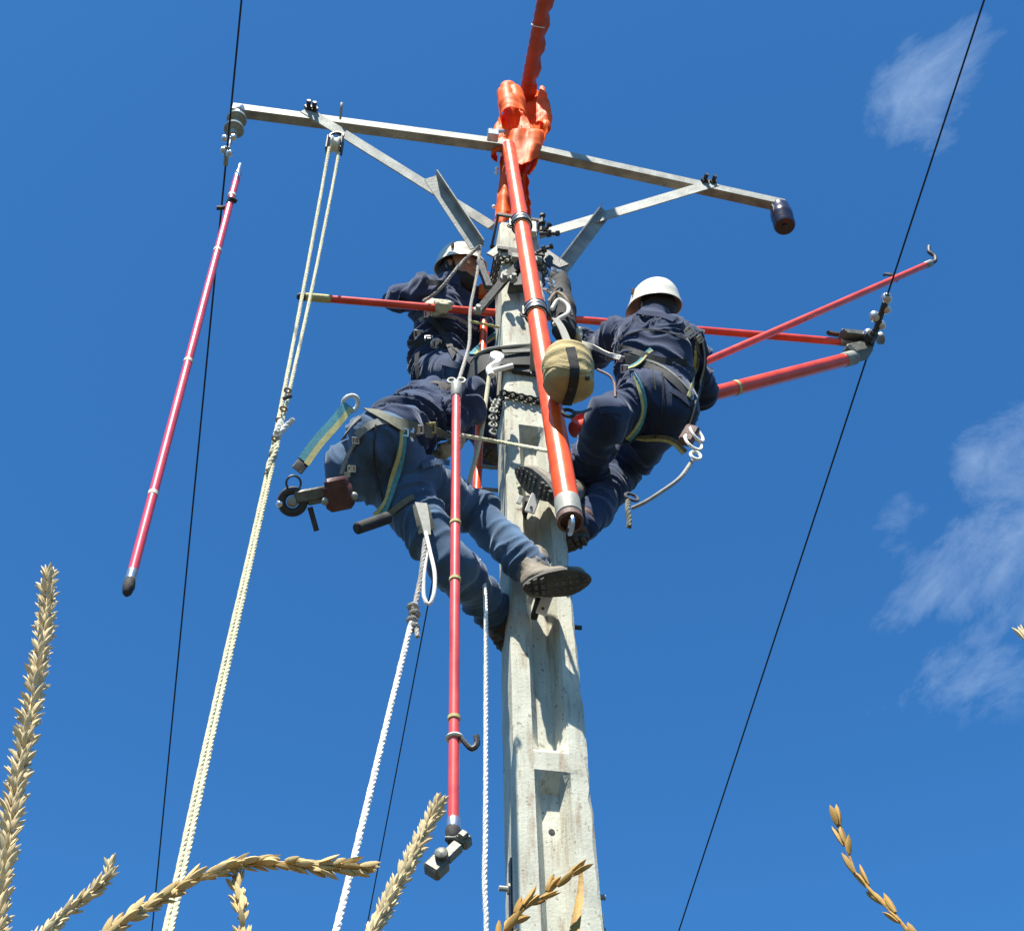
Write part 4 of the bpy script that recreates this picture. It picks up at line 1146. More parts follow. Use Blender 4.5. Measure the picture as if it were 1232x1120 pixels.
# upper left worker
S('w1', W1, 'chest_strap', [(505, 385), (530, 379), (556, 386), (572, 397)], .022, 'greyweb')
S('w1', W1, 'shoulder_strap', [(500, 378), (520, 384), (534, 404), (548, 430)], .03, 'blackweb')
S('w1', W1, 'belt', [(487, 417), (510, 412), (535, 415), (560, 428), (572, 440)], .045, 'blackweb')
S('w1', W1, 'leg_loop', [(503, 425), (500, 440), (505, 455)], .03, 'blackweb')
S('w1', W1, 'belt_strap', [(568, 428), (580, 412), (597, 402)], .03, 'teal', 'yellow', Y=3.95)
for a in ((504, 402, .03), (516, 407, .025), (526, 414, .028)): buckle(W1, 'w1', *a)
buckle(W1, 'w1', 525, 414, .034, 'steel', True, name='harness_ring')
buckle(W1, 'w1', 490, 417, .03, 'steel')
buckle(W1, 'w1', 515, 378, .024, 'steel')
S('w1', W1, 'collar_flap', [(512, 340), (524, 342), (532, 341)], .03, 'blackweb', off=.02)
# right worker
S('w2', W2, 'belt', [(742, 428), (766, 436), (790, 443), (812, 460), (830, 482), (836, 500)], .038, 'blackweb')
S('w2', W2, 'belt_edge', [(744, 424), (768, 431), (792, 438), (815, 455), (833, 476)], .010, 'greyweb', off=.008)
S('w2', W2, 'shoulder_strap', [(828, 395), (836, 410), (838, 430), (834, 455), (828, 480)], .030, 'olive', 'yellow')
S('w2', W2, 'shoulder_strap', [(842, 400), (847, 425), (845, 455), (836, 486), (828, 512)], .026, 'blackweb', 'greyweb')
S('w2', W2, 'back_strap', [(745, 418), (775, 428), (800, 436), (826, 436)], .030, 'blackweb')
S('w2', W2, 'leg_loop', [(765, 452), (774, 470), (774, 495), (768, 515), (755, 528)], .028, 'teal', 'yellow')
S('w2', W2, 'leg_loop', [(765, 525), (785, 528), (800, 523), (815, 532), (824, 545)], .030, 'olive', 'yellow')
S('w2', W2, 'belt_loop', [(757, 444), (774, 440), (776, 425), (785, 421)], .026, 'teal', 'yellow', off=.02)
for a in ((752, 444, .026), (763, 452, .02), (735, 428, .03), (748, 432, .018)): buckle(W2, 'w2', *a)
buckle(W2, 'w2', 830, 400, .030, 'steel', name='shoulder_buckle', ang=.9); buckle(W2, 'w2', 842, 408, .02, 'steel', ang=.9)
buckle(W2, 'w2', 816, 456, .018, 'brownleather'); buckle(W2, 'w2', 832, 478, .014, 'steel', True)
S('w2', W2, 'front_strap', [(700, 413), (715, 416), (735, 428), (748, 431)], .022, 'white', off=.03, Y=3.95)
S('w2', W2, 'trouser_seam', [(785, 446), (787, 458), (788, 470)], .006, 'blackweb')
S('w2', W2, 'collar', [(760, 372), (776, 380), (797, 378), (812, 386)], .03, 'jacket', off=.006)
# lower left worker
S('w3', W3, 'belt', [(420, 492), (440, 492), (462, 503), (484, 514), (500, 518)], .062, 'olive', off=.012)
S('w3', W3, 'belt_pad', [(430, 524), (445, 512), (462, 506), (478, 510)], .030, 'greyweb')
S('w3', W3, 'leg_loop', [(484, 518), (482, 545), (474, 580), (466, 612), (452, 622)], .034, 'teal', 'yellow')
S('w3', W3, 'leg_loop', [(470, 618), (485, 605), (498, 598)], .022, 'olive')
S('w3', W3, 'back_strap', [(414, 530), (420, 515), (434, 503)], .022, 'greyweb')
S('w3', W3, 'back_strap', [(412, 570), (418, 550), (427, 535), (440, 515)], .016, 'greyweb')
for a in ((490, 513, .032), (503, 517, .024), (486, 520, .022), (428, 530, .018)): buckle(W3, 'w3', *a)
buckle(W3, 'w3', 433, 493, .04, 'white', name='belt_plate')
buckle(W3, 'w3', 423, 564, .018, 'greyband', name='label_patch'); buckle(W3, 'w3', 418, 571, .012, 'greyband', name='label_patch')
S('w3', W3, 'side_strap', [(500, 517), (512, 519), (526, 521), (538, 523)], .045, 'olive', Y=3.45)
buckle(W3, 'w3', 538, 523, .022, 'steel', True, Y=3.44); buckle(W3, 'w3', 517, 515, .03, 'yellow', Y=3.44, name='strap_clip')
S('w3', W3, 'pocket_flap', [(506, 561), (520, 556), (540, 557)], .022, 'jeans', off=.01)
S('w2', W2, 'yoke_seam', [(745, 408), (770, 398), (795, 398), (825, 408)], .006, 'blackweb', off=.003)
S('w2', W2, 'seat_seam', [(796, 450), (798, 480), (795, 510), (788, 528)], .006, 'blackweb', off=.003)
S('w2', W2, 'pocket_flap', [(722, 494), (735, 491), (748, 496)], .030, 'trouser', off=.006)
S('w2', W2, 'pocket_flap', [(806, 470), (820, 476), (830, 488)], .030, 'trouser', off=.006)
S('w1', W1, 'pocket_flap', [(520, 392), (535, 393), (548, 398)], .035, 'jacket', off=.006)
S('w1', W1, 'thigh_pocket', [(532, 436), (546, 438), (560, 442)], .030, 'trouser', off=.006)
S('w3', W3, 'seat_seam', [(452, 512), (450, 545), (455, 580), (466, 612)], .006, 'blackweb', off=.003)
S('w3', W3, 'tool_loop', [(505, 608), (510, 625), (514, 640)], .06, 'olive', off=.02)

# ================================================================ ropes, straps, chains and the bag
def one(name, label, cat, build, material, group=None, smooth=True):
    m = MB(); build(m); return tag(m.build(name, M[material], None, smooth), label, cat, group)

def hand_line():
    top = at(403, 176, 3.66)
    root = thing('pulley_block', 'small pulley block hung under the left crossarm carrying pale rope', 'pulley', top)
    b = MB(); b.lathe(top + V((-.025, -.01, 0)), V((1, .2, 0)), [(0, .045), (.008, .05), (.02, .036), (.03, .036), (.042, .05), (.05, .045)], 18); b.build('sheave', M['greyband'], root)
    b = MB()
    for s in (-.04, .034): b.box(top + V((s, 0, .01)), (V((1, .2, 0)), V((0, 1, 0)), V((0, 0, 1))), (.005, .028, .065), .004)
    b.build('cheek', M['darksteel'], root)
    b = MB(); b.torus(top + V((0, 0, .105)), V((0, 1, 0)), .035, .008, 16, 6); b.build('hook', M['darksteel'], root)
    a = [at(396, 178, 3.64), at(385, 240, 3.62), at(362, 365, 3.57), at(338, 490, 3.50), at(317, 590, 3.45), at(262, 830, 3.32), at(228, 985, 3.23), at(203, 1100, 3.17), at(165, 1275, 3.06)]
    one('hand_line', 'thick pale twisted rope, left strand running from pulley block to ground', 'rope', lambda m: m.rope(a, .0088), 'rope', 'pale hand line strands')
    a = [at(408, 182, 3.67), at(399, 230, 3.65), at(376, 345, 3.59), at(345, 485, 3.50), at(322, 587, 3.43), at(267.6, 832, 3.30), at(234.2, 987, 3.21), at(210, 1100, 3.15), at(172, 1275, 3.04)]
    one('hand_line', 'thick pale twisted rope, right strand with knots halfway down to ground', 'rope', lambda m: m.rope(a, .0084), 'rope', 'pale hand line strands')
    root = thing('rope_knot', 'knotted tails and dark tape on the pale rope strands beside lower worker', 'rope knot', at(332, 530, 3.48))
    m = MB(); m.rope([at(333, 527, 3.47), at(339, 519, 3.46), at(346, 511, 3.46), at(353, 504, 3.45)], .012); m.build('rope_tail', M['whiterope'], root)
    m = MB(); m.rope([at(331, 523, 3.46), at(336, 515, 3.46), at(338, 506, 3.46), at(335, 512, 3.45), at(332, 520, 3.45)], .010); m.build('rope_tail', M['whiterope'], root)
    m = MB(); m.rope([at(326, 545, 3.45), at(332, 536, 3.44), at(331, 545, 3.44), at(325, 555, 3.44), at(322, 566, 3.44)], .011); m.build('rope_tail', M['rope'], root)
    for x, y in ((343, 470), (338, 492), (333, 506), (328, 528), (325, 549), (321, 563), (319, 572)):
        m = MB(); q = at(x, y, 3.465); m.torus(q + V((.010, 0, 0)), V((.12, 0, 1)), .0115, .0048, 14, 6, hint=V((0, 1, 0))); m.build('tape', M['leather' if y < 550 else 'greyrope'], root)
    m = MB(); m.tube([at(341, 480, 3.46), at(347, 477, 3.45), at(351, 476, 3.45)], .009, 8); m.build('toggle', M['darkrope'], root)
hand_line()

def ropes():
    a = [at(574, 672, 3.86), at(581, 690, 3.72), at(584.5, 740, 3.66), at(584.5, 860, 3.66), at(584, 1000, 3.66), at(583, 1060, 3.66), at(585, 1120, 3.66), at(586, 1300, 3.66)]
    one('drop_rope', 'straight white rope hanging close along the left side of pole', 'rope', lambda m: m.rope(a, .0086), 'whiterope')
    root = thing('rope_end_clip', 'small bright thimble clip at top of the straight white rope', 'rope clip', at(576, 684, 3.72))
    b = MB(); b.torus(at(577, 686, 3.71), V((.3, -1, .4)), .024, .007, 16, 6, sx=1.0); b.build('thimble', M['steel'], root)
    b = MB(); b.tube([at(575, 674, 3.71), at(580, 700, 3.71)], .012, 8); b.build('sleeve', M['whiterope'], root)
    # tag line with its loop, going down left to a helper on the ground
    a = [at(512, 648, 3.30), at(507, 690, 3.28), at(501, 720, 3.26), at(496, 745, 3.25), at(470, 850, 3.17), at(440, 975, 3.05), at(408, 1105, 2.92), at(365, 1280, 2.75)]
    one('tag_line', 'white twisted rope slanting down left from under the lower worker', 'rope', lambda m: m.rope(a[3:], .0095, .055), 'whiterope')
    one('sling', 'grey worn rope sling knotted to top of white twisted rope', 'rope', lambda m: m.rope(a[:4] + [a[3] - V((0, 0, .02))], .0095), 'greyrope')
    root = thing('rope_knot', 'grey knot joining sling and white twisted rope below lower worker', 'rope knot', a[3])
    for k in range(4):
        m = MB(); m.torus(a[3] + V((.006 * (k % 2), 0, .05 - .028 * k)), V((.2 - .1 * (k % 2), .2, 1)), .013, .007, 14, 6, hint=V((0, 1, 0))); m.build('turn', M['greyrope'], root)
    m = MB(); m.rope([a[3] + V((.01, 0, -.01)), a[3] + V((.02, -.01, -.08))], .008); m.build('rope_tail', M['greyrope'], root)
    root = thing('sling_hook', 'pale rope loop dangling below the seat of the lower worker', 'rope loop', at(515, 724, 3.3))
    lp = [at(512, 640, 3.29), at(517, 662, 3.28), at(523, 690, 3.27), at(522, 715, 3.27), at(516, 727, 3.27), at(510, 718, 3.27), at(510, 690, 3.28), at(514, 662, 3.30)]
    m = MB(); m.tube(spline(lp, step=.015), .0065, 10); m.build('loop', M['whiterope'], root)
    m = MB(); q = spline([at(506, 607, 3.36), at(511, 628, 3.32), at(514, 645, 3.30)], n=10); m.ribbon(q, [V((.2, -1, .4))] * len(q), [.042 - .022 * i / len(q) for i in range(len(q))], .008); m.build('web_end', M['greyweb'], root)
    # rope over the bearded worker down to the hanging stick
    a = [at(578, 296, 3.86), at(574, 330, 3.83), at(566, 372, 3.80), at(565, 410, 3.76), at(560, 432, 3.66), at(554, 452, 3.50), at(549, 468, 3.43)]
    one('stick_rope', 'thin pale grey rope from pole head down to the upright hanging stick', 'rope', lambda m: m.rope(a, .0085), 'greyrope')
    a = [at(577, 296, 3.84), at(560, 312, 3.86), at(548, 325, 3.86), at(533, 344, 3.88), at(520, 356, 3.92), at(510, 362, 4.0)]
    one('stick_rope', 'brownish rope crossing diagonally before the face of bearded worker', 'rope', lambda m: m.rope(a, .009), 'greyrope')
    a = [at(556, 524, 3.50), at(590, 530, 3.66), at(625, 536, 3.62), at(663, 543, 3.42)]
    one('lanyard', 'taut pale lanyard crossing the pole just under a dark recess', 'lanyard', lambda m: m.rope(a, .0085), 'rope')
    a = [at(566, 387, 3.78), at(582, 390, 3.82), at(601, 394, 3.84)]
    one('lanyard', 'short teal and yellow cord crossing to left edge of pole', 'lanyard', lambda m: m.rope(a, .007), 'yellow')
    # white hook and its rope tail
    root = thing('snap_hook', 'bright white snap hook clipped to black belt on pole', 'hook', at(596, 440, 3.70))
    m = MB(); m.tube(spline([at(603, 429, 3.70), at(598, 437, 3.68), at(589, 444, 3.68), at(591, 452, 3.68)], n=12), .016, 10); m.build('hook_body', M['white'], root)
    m = MB(); m.tube(spline([at(592, 447, 3.68), at(602, 444, 3.67), at(617, 440, 3.67)], n=10), .011, 10); m.build('gate', M['white'], root)
    m = MB(); m.lathe(at(597, 432, 3.69), V((.2, -1, 0)), [(0, .03), (.02, .03), (.025, .015)], 12); m.build('collar', M['white'], root)
    a = [at(589, 450, 3.68), at(585, 480, 3.70), at(580, 515, 3.72), at(575, 540, 3.74), at(567, 570, 3.76), at(561, 590, 3.78)]
    one('lanyard', 'pale limp lanyard hanging from the white snap hook', 'lanyard', lambda m: m.tube(spline(a, step=.02), .0095, 10), 'rope')
    # right worker's tail
    a = [at(834, 553, 3.62), at(818, 575, 3.60), at(795, 592, 3.60), at(776, 604, 3.62), at(761, 611, 3.66)]
    one('tail_rope', 'dark grey rope tail looping under the seat of right worker', 'rope', lambda m: m.tube(spline(a, step=.02), .008, 8), 'greyrope')
    root = thing('rope_knot', 'olive knot and loop at low end of the right worker tail', 'rope knot', at(758, 630, 3.66))
    m = MB(); m.rope([at(756, 600, 3.68), at(755, 612, 3.66), at(757, 624, 3.66), at(757, 634, 3.66)], .011); m.build('rope_tail', M['olive'], root)
    m = MB(); m.torus(at(760, 598, 3.68), V((.4, -1, .3)), .026, .006, 16, 6); m.build('loop', M['darkrope'], root)
    root = thing('gear_loops', 'bunch of pale cord loops at the hip of right worker', 'cord loops', at(836, 556, 3.60))
    for k, (x, y, R_) in enumerate(((838, 522, .045), (834, 532, .05), (837, 548, .028))):
        m = MB(); m.torus(at(x, y, 3.60 - .01 * k), V((.8 - .3 * k, -1, .2)), R_, .0065, 22, 6, sx=.7); m.build('loop', M['whiterope'], root)
    m = MB(); m.box(at(829, 524, 3.60), (V((1, 0, -.5)), V((0, 1, 0)), V((.5, 0, 1))), (.028, .02, .05), .008); m.build('pouch', M['brownleather'], root)
    m = MB(); m.tube(spline([at(719, 445, 3.72), at(733, 452, 3.70), at(739, 462, 3.70), at(740, 478, 3.68)], n=14), .006, 8)
    tag(m.build('cord', M['brownleather']), 'short brown cord beside tan bag at knee of right worker', 'cord')
ropes()

def link_chain(name, label, pts, material='darksteel'):
    P = spline(pts, step=.02); m = MB(); R_ = .018
    for i in range(0, len(P) - 1):
        d = (P[i + 1] - P[i]).normalized(); a, b = frame(d); ax = a if i % 2 else b
        m.torus((P[i] + P[i + 1]) / 2, ax + d * 0, R_ * .85, .0052, 12, 6, hint=d)
    return tag(m.build(name, M[material]), label, 'chain', 'chains round the pole')
def around(z0, pad=.012, tilt=.0, a0=0, a1=1, n=26):
    out = []
    for i in range(n):
        t = a0 + (a1 - a0) * i / (n - 1); w = PW(z0) / 2 + pad; d = PD(z0) + 2 * pad
        per = 2 * (2 * w + d); s = (t % 1.0) * per
        if s < 2 * w: u, nn = -w + s, pad
        elif s < 2 * w + d: u, nn = w, pad - (s - 2 * w)
        elif s < 4 * w + d: u, nn = w - (s - 2 * w - d), pad - d
        else: u, nn = -w, pad - d + (s - 4 * w - d)
        out.append(pole_point(u, nn, z0 + tilt * u))
    return out
link_chain('binding_chain', 'steel chain wound round pole below its collars', around(hz(318, 620), .016, -.1), 'grip')
link_chain('binding_chain', 'steel chain wound round pole above the dark trapezoid recess', around(hz(483, 625), .016, -.12))
link_chain('chain_tail', 'loose bright chain tail hanging down left beside the pole', [at(598, 482, 3.86), at(594, 492, 3.82), at(593, 505, 3.82), at(594, 522, 3.82)], 'galv')

def belts():
    # wide black belt looped loosely round the pole
    cz = hz(432, 628)
    uv = [(-.125, .012), (-.04, .018), (.06, .018), (.125, .010), (.20, -.06), (.265, -.12), (.27, -.20), (.20, -.28), (.05, -.33), (-.10, -.31), (-.20, -.24), (-.245, -.14), (-.235, -.05), (-.19, .0), (-.125, .014)]
    Q = spline([pole_point(u, n_, cz + .30 * u + (.05 if u > .15 else 0)) for u, n_ in uv], step=.015); cen = sum(Q, V((0, 0, 0))) / len(Q)
    nr = [V((q.x - cen.x, q.y - cen.y, 0)).normalized() for q in Q]
    root = thing('work_belt', 'wide black work belt looped loosely round the pole above its chain', 'belt', cen)
    m = MB(); m.ribbon(Q, nr, .15, .010); m.build('webbing', M['blackweb'], root)
    m = MB(); m.tube([q + V((0, 0, .074)) + n_ * .005 for q, n_ in zip(Q, nr)], .010, 8); m.build('sunlit_edge', M['greyweb'], root)  # paler tube on top stands in for sunlight along the belt edge
    for x, y in ((637, 441), (634, 455)):
        m = MB(); m.lathe(pole_point((x - 630) / 270, .028, hz(y, x)), PN, [(0, .012), (.008, .012), (.010, .006)], 10); m.build('rivet', M['darksteel'], root)
    q = [pole_point(u, .034, cz + .30 * u + .02) for u in np.linspace(-.12, .02, 10)]
    m = MB(); m.ribbon(q, [PN] * len(q), .022, .006); m.build('keeper_strap', M['greyweb'], root)
    # dark saddle plate and its arms at the pole head
    root = thing('chain_tightener', 'dark steel saddle plate with slanting arms on upper pole front', 'pole saddle', at(625, 340, 3.82))
    g = [at(612, 343, 3.84), at(616, 330, 3.83), at(632, 314, 3.81), at(640, 328, 3.78), at(634, 342, 3.80)]
    c = at(628, 333, 3.83); n_ = PN
    m = MB(); u_ = PU; w_ = V((0, 0, 1))
    m.add([p + n_ * .0 for p in g] + [p - n_ * .05 for p in g], [(0, 1, 2, 3, 4), (9, 8, 7, 6, 5)] + [(i, i + 5, (i + 1) % 5 + 5, (i + 1) % 5) for i in range(5)]); m.build('plate', M['darksteel'], root, False)
    for a, b in (((574, 376, 3.86), (606, 338, 3.82)), ((606, 338, 3.82), (629, 314, 3.80)), ((577, 316, 3.84), (588, 345, 3.86))):
        A, B = at(*a), at(*b); m = MB(); d = (B - A).normalized(); m.box((A + B) / 2, (d, d.cross(PN), PN), ((B - A).length / 2 + .01, .020, .012), .004); m.build('arm', M['darksteel'], root)
    for x, y in ((574, 376), (606, 338), (617, 338)):
        m = MB(); m.lathe(at(x, y, 3.80), PN, [(0, .02), (.02, .02), (.024, .012), (.04, .012)], 6); m.build('bolt', M['galv'], root)
    # dark pouch and strap bunch on the right of the pole
    root = thing('tool_pouch', 'black leather tool pouch hung on right side of pole head', 'pouch', at(678, 400, 3.86))
    pr = [cone(at(672, 336, 3.92), at(676, 372, 3.90), .052, .062), cone(at(676, 372, 3.90), at(680, 400, 3.90), .062, .052)]
    v, f = sdf_mesh(pr, .03, .008); v = wrinkle(v, f, pr, [], .012, 77); link_mesh('pouch_body', v, f.tolist(), M['blackweb'], root)
    m = MB(); m.tube(spline([at(664, 372, 3.80), at(672, 361, 3.79), at(683, 368, 3.79), at(683, 377, 3.79), at(672, 384, 3.79), at(666, 391, 3.80)], step=.01), .010, 8); m.build('cord_loop', M['whiterope'], root)
    m = MB(); m.tube(spline([at(660, 363, 3.80), at(670, 352, 3.79), at(682, 361, 3.79), at(688, 380, 3.82)], step=.01), .008, 8); m.build('cord_loop', M['leather'], root)
    for x, y, s_ in ((662, 338, .022), (668, 325, .018), (659, 350, .02), (664, 343, .016)):
        m = MB(); m.torus(at(x, y, 3.80), V((.5, -1, .3)), s_, .006, 14, 6); m.build('ring', M['steel'], root)
    m = MB(); q = spline([at(668, 384, 3.78), at(675, 394, 3.70), at(681, 408, 3.55), at(685, 420, 3.45)], n=14); m.ribbon(q, [V((.2, -1, .2))] * len(q), .034, .005); m.build('hanger_strap', M['greyweb'], root)
belts()

def bag():
    c = at(684, 453, 3.33); s = scale_at(c); rx, rz = 31.5 / s, 36 / s
    root = thing('tool_bag', 'round tan canvas bag with black strap hanging in front of orange stick', 'bag', c - V((0, 0, rz)))
    n = -ray(684, 453).normalized(); ax = (_R, n, _U)
    v_, f_ = [], []
    Z = V((0, 0, 1)); ax = (V((1, 0, 0)), V((0, 1, 0)), Z); c2 = c + V((0, -.01, 0))
    pr = [ell(c2 + Z * h_, ax, (rx * q_, rx * q_, .05)) for h_, q_ in ((-.055, .93), (-.01, 1.0), (.04, 1.0), (.085, .92))]
    v, f = sdf_mesh(pr, .03, .006)
    v = wrinkle(v, f, [cone(c - Z * .07, c + Z * .09, .08, .08)], [(tuple(c + n * .08), .09)], .010, 21)
    link_mesh('bag_body', v, f.tolist(), M['canvas'], root)
    bv = BVHTree.FromPolygons(v.tolist(), f.tolist())
    def lay(path, w, name, mt, off=.002):
        P = []; N_ = []
        for q in spline([V((x, y, 0)) for x, y in path], step=4):
            d = ray(q.x, q.y).normalized(); h = bv.ray_cast(CAM, d)
            if h[0] is not None: P.append(h[0] + h[1] * off); N_.append(h[1])
        m = MB(); m.ribbon(P, N_, w, .005); m.build(name, M[mt], root)
    lay([(686, 419), (690, 436), (691, 450), (688, 468), (682, 486)], .036, 'strap', 'blackweb')
    lay([(654, 443), (668, 440), (683, 443), (700, 447), (713, 445)], .012, 'seam', 'canvas', -.001)
    for x, y in ((686, 467), (706, 455)):
        d = ray(x, y).normalized(); h = bv.ray_cast(CAM, d)
        if h[0] is not None:
            m = MB(); m.lathe(h[0], h[1], [(0, .009), (.008, .009), (.010, .004)], 10); m.build('stud', M['darksteel'], root)
    m = MB(); m.torus(at(684, 497, 3.33), V((.2, -1, .1)), .022, .007, 18, 8); m.build('ring', M['blackweb'], root)
    m = MB(); m.tube(spline([at(689, 496, 3.33), at(700, 496, 3.36), at(711, 492, 3.40)], n=8), .006, 8); m.build('drawcord', M['darkrope'], root)
bag()

def hip_tool():
    a, b = at(338, 606, 3.34), at(424, 590, 3.36); d = (b - a).normalized(); n = -ray(380, 600).normalized(); s = n.cross(d); s.normalize()
    if s.z < 0: s = -s
    root = thing('hoist_tool', 'dark red handled hoist block sticking out behind the hip of lower worker', 'hoist', a)
    L = (b - a).length
    m = MB(); m.box(a + d * L * .80 - s * .012, (d, s, n), (L * .20, .050, .045), .016); m.build('housing', M['redbrown'], root)
    m = MB(); m.box(a + d * L * .80 + s * .030, (d, s, n), (L * .17, .026, .044), .012); m.build('housing_cap', M['redbrown'], root)
    m = MB(); m.box(a + d * L * .42 + s * .012, (d, s, n), (L * .22, .022, .022), .006); m.box(a + d * L * .50 - s * .012, (d, s, n), (L * .14, .012, .016), .004); m.build('arm', M['grip'], root)
    m = MB(); m.torus(a + d * L * .16, n, .038, .015, 24, 8, sx=1.0); m.build('wheel_guard', M['rubber'], root)
    m = MB(); m.lathe(a + d * L * .16 - n * .02, n, [(0, .021), (.03, .021), (.04, .010)], 14); m.build('wheel', M['galv'], root)
    m = MB(); m.ball(a - d * .004, .014, seg=10, ring=6); m.build('end_bolt', M['steel'], root)
    m = MB(); m.torus(a + d * L * .22 + s * .062, n + d * .3, .026, .004, 18, 6, sx=1.0); m.build('wire_ring', M['darksteel'], root)
    m = MB(); m.tube([a + d * L * .38 - s * .03, a + d * L * .41 - s * .115], .010, 8); m.build('lever', M['darksteel'], root)
    for t, o in ((.60, -.02), (1.0, -.02)):
        m = MB(); m.ball(a + d * L * t - s * .02 + n * .03, .015, seg=10, ring=6); m.build('rivet', M['galv'], root)
    a, b = at(365, 556, 3.40), at(419, 489, 3.42); d = (b - a).normalized(); n = -ray(392, 520).normalized()
    root = thing('lanyard_strap', 'stiff teal and cream webbing strap end pointing down left from belt', 'strap', a)
    P = spline([a, a.lerp(b, .35) + n * .01 - V((.006, 0, .0)), a.lerp(b, .7), b], n=21)
    m = MB(); m.ribbon(P, [n] * len(P), .050, .008); o = m.build('webbing', M['teal'], root)
    side = d.cross(n).normalized()
    m = MB(); m.ribbon([p + n * .009 + side * .013 * (1 if side.x > 0 else -1) for p in P], [n] * len(P), .022, .002); m.build('edge_stripe', M['yellow'], root)
    m = MB(); m.box(a - d * .025, (d, side, n), (.028, .022, .008), .003); m.build('end_tab', M['rubber'], root)
    m = MB(); m.torus(b + d * .02, n + side * .6, .032, .009, 18, 8); m.build('loop', M['whiterope'], root)
    a, b = at(429, 636, 3.36), at(466, 623, 3.42); d = (b - a).normalized()
    root = thing('holster_tube', 'short black tube holster sticking out under seat of lower worker', 'holster', a)
    m = MB(); m.lathe(a, d, [(0, .017), (.004, .021), (.10, .022), ((b - a).length, .022)], 18); m.build('tube', M['blackweb'], root)
    m = MB(); m.lathe(a - d * .002, d, [(0, .013), (.02, .013)], 14); m.build('insert', M['rubber'], root)
hip_tool()

def steps():
    for px, py, Y, lab in ((655, 727, 3.80, 'bright metal pole step under the braced boot of lower worker'), (641, 606, 3.82, 'bright metal pole step under the boot beside thick orange stick')):
        c = at(px, py, Y); root = thing('pole_step', lab, 'pole step', c, 'steps clamped on pole')
        ax = V((.35, -.3, .9)).normalized(); s = ax.cross(PN).normalized(); n = s.cross(ax)
        m = MB(); m.box(c, (s, ax, n), (.020, .042, .006), .003); m.build('plate', M['white'], root)
        m = MB(); m.box(c - PN * .045 + V((-.02, 0, .02)), (PU, V((0, 0, 1)), PN), (.012, .014, .05), .003); m.build('bracket', M['darksteel'], root)
        m = MB(); m.box(c - PU * .052 + V((0, 0, .012)), (s, ax, n), (.010, .018, .006), .002); m.build('tab', M['white'], root)
        m = MB(); m.lathe(c + n * .004 - ax * .02, n, [(0, .006), (.004, .006)], 8); m.build('rivet', M['brownleather'], root)
steps()

# ================================================================ dry maize plants in front of the camera
def spikelet_mesh(name, mtl, ln=1.0, wd=.30, split=.35, seed=0):
    """two pointed glumes opening at the tip, base at the origin, pointing along +Z"""
    vs, fs = [], []
    rg = random.Random(seed)
    for s in (-1, 1):
        o = len(vs); S = 6; rows = 5
        for i in range(rows):
            t = i / (rows - 1); r = wd * .5 * (math.sin(math.pi * min(1, t * .86 + .12)) ** .8) * (1 if i < rows - 1 else .12)
            cx = s * (wd * .16 + split * wd * t * t * .6)
            for k in range(S):
                a = 2 * math.pi * k / S + .3; vs.append((cx + r * .62 * math.cos(a) + rg.uniform(-.01, .01), r * math.sin(a), t * ln * (1 if s > 0 else .9)))
        for i in range(rows - 1):
            for k in range(S):
                k2 = (k + 1) % S; fs.append((o + i * S + k, o + i * S + k2, o + (i + 1) * S + k2, o + (i + 1) * S + k))
        fs.append(tuple(o + k for k in range(S - 1, -1, -1))); fs.append(tuple(o + (rows - 1) * S + k for k in range(S)))
    me = bpy.data.meshes.new(name); me.from_pydata(vs, [], fs); me.polygons.foreach_set('use_smooth', [True] * len(fs)); me.set_sharp_from_angle(angle=rad(50)); me.materials.append(mtl)
    return me
SPK = {k: [spikelet_mesh('spikelet', M[k], 1.0, .34 + .05 * i, .25 + .25 * i, i) for i in range(3)] for k in ('straw', 'strawpale', 'gold')}

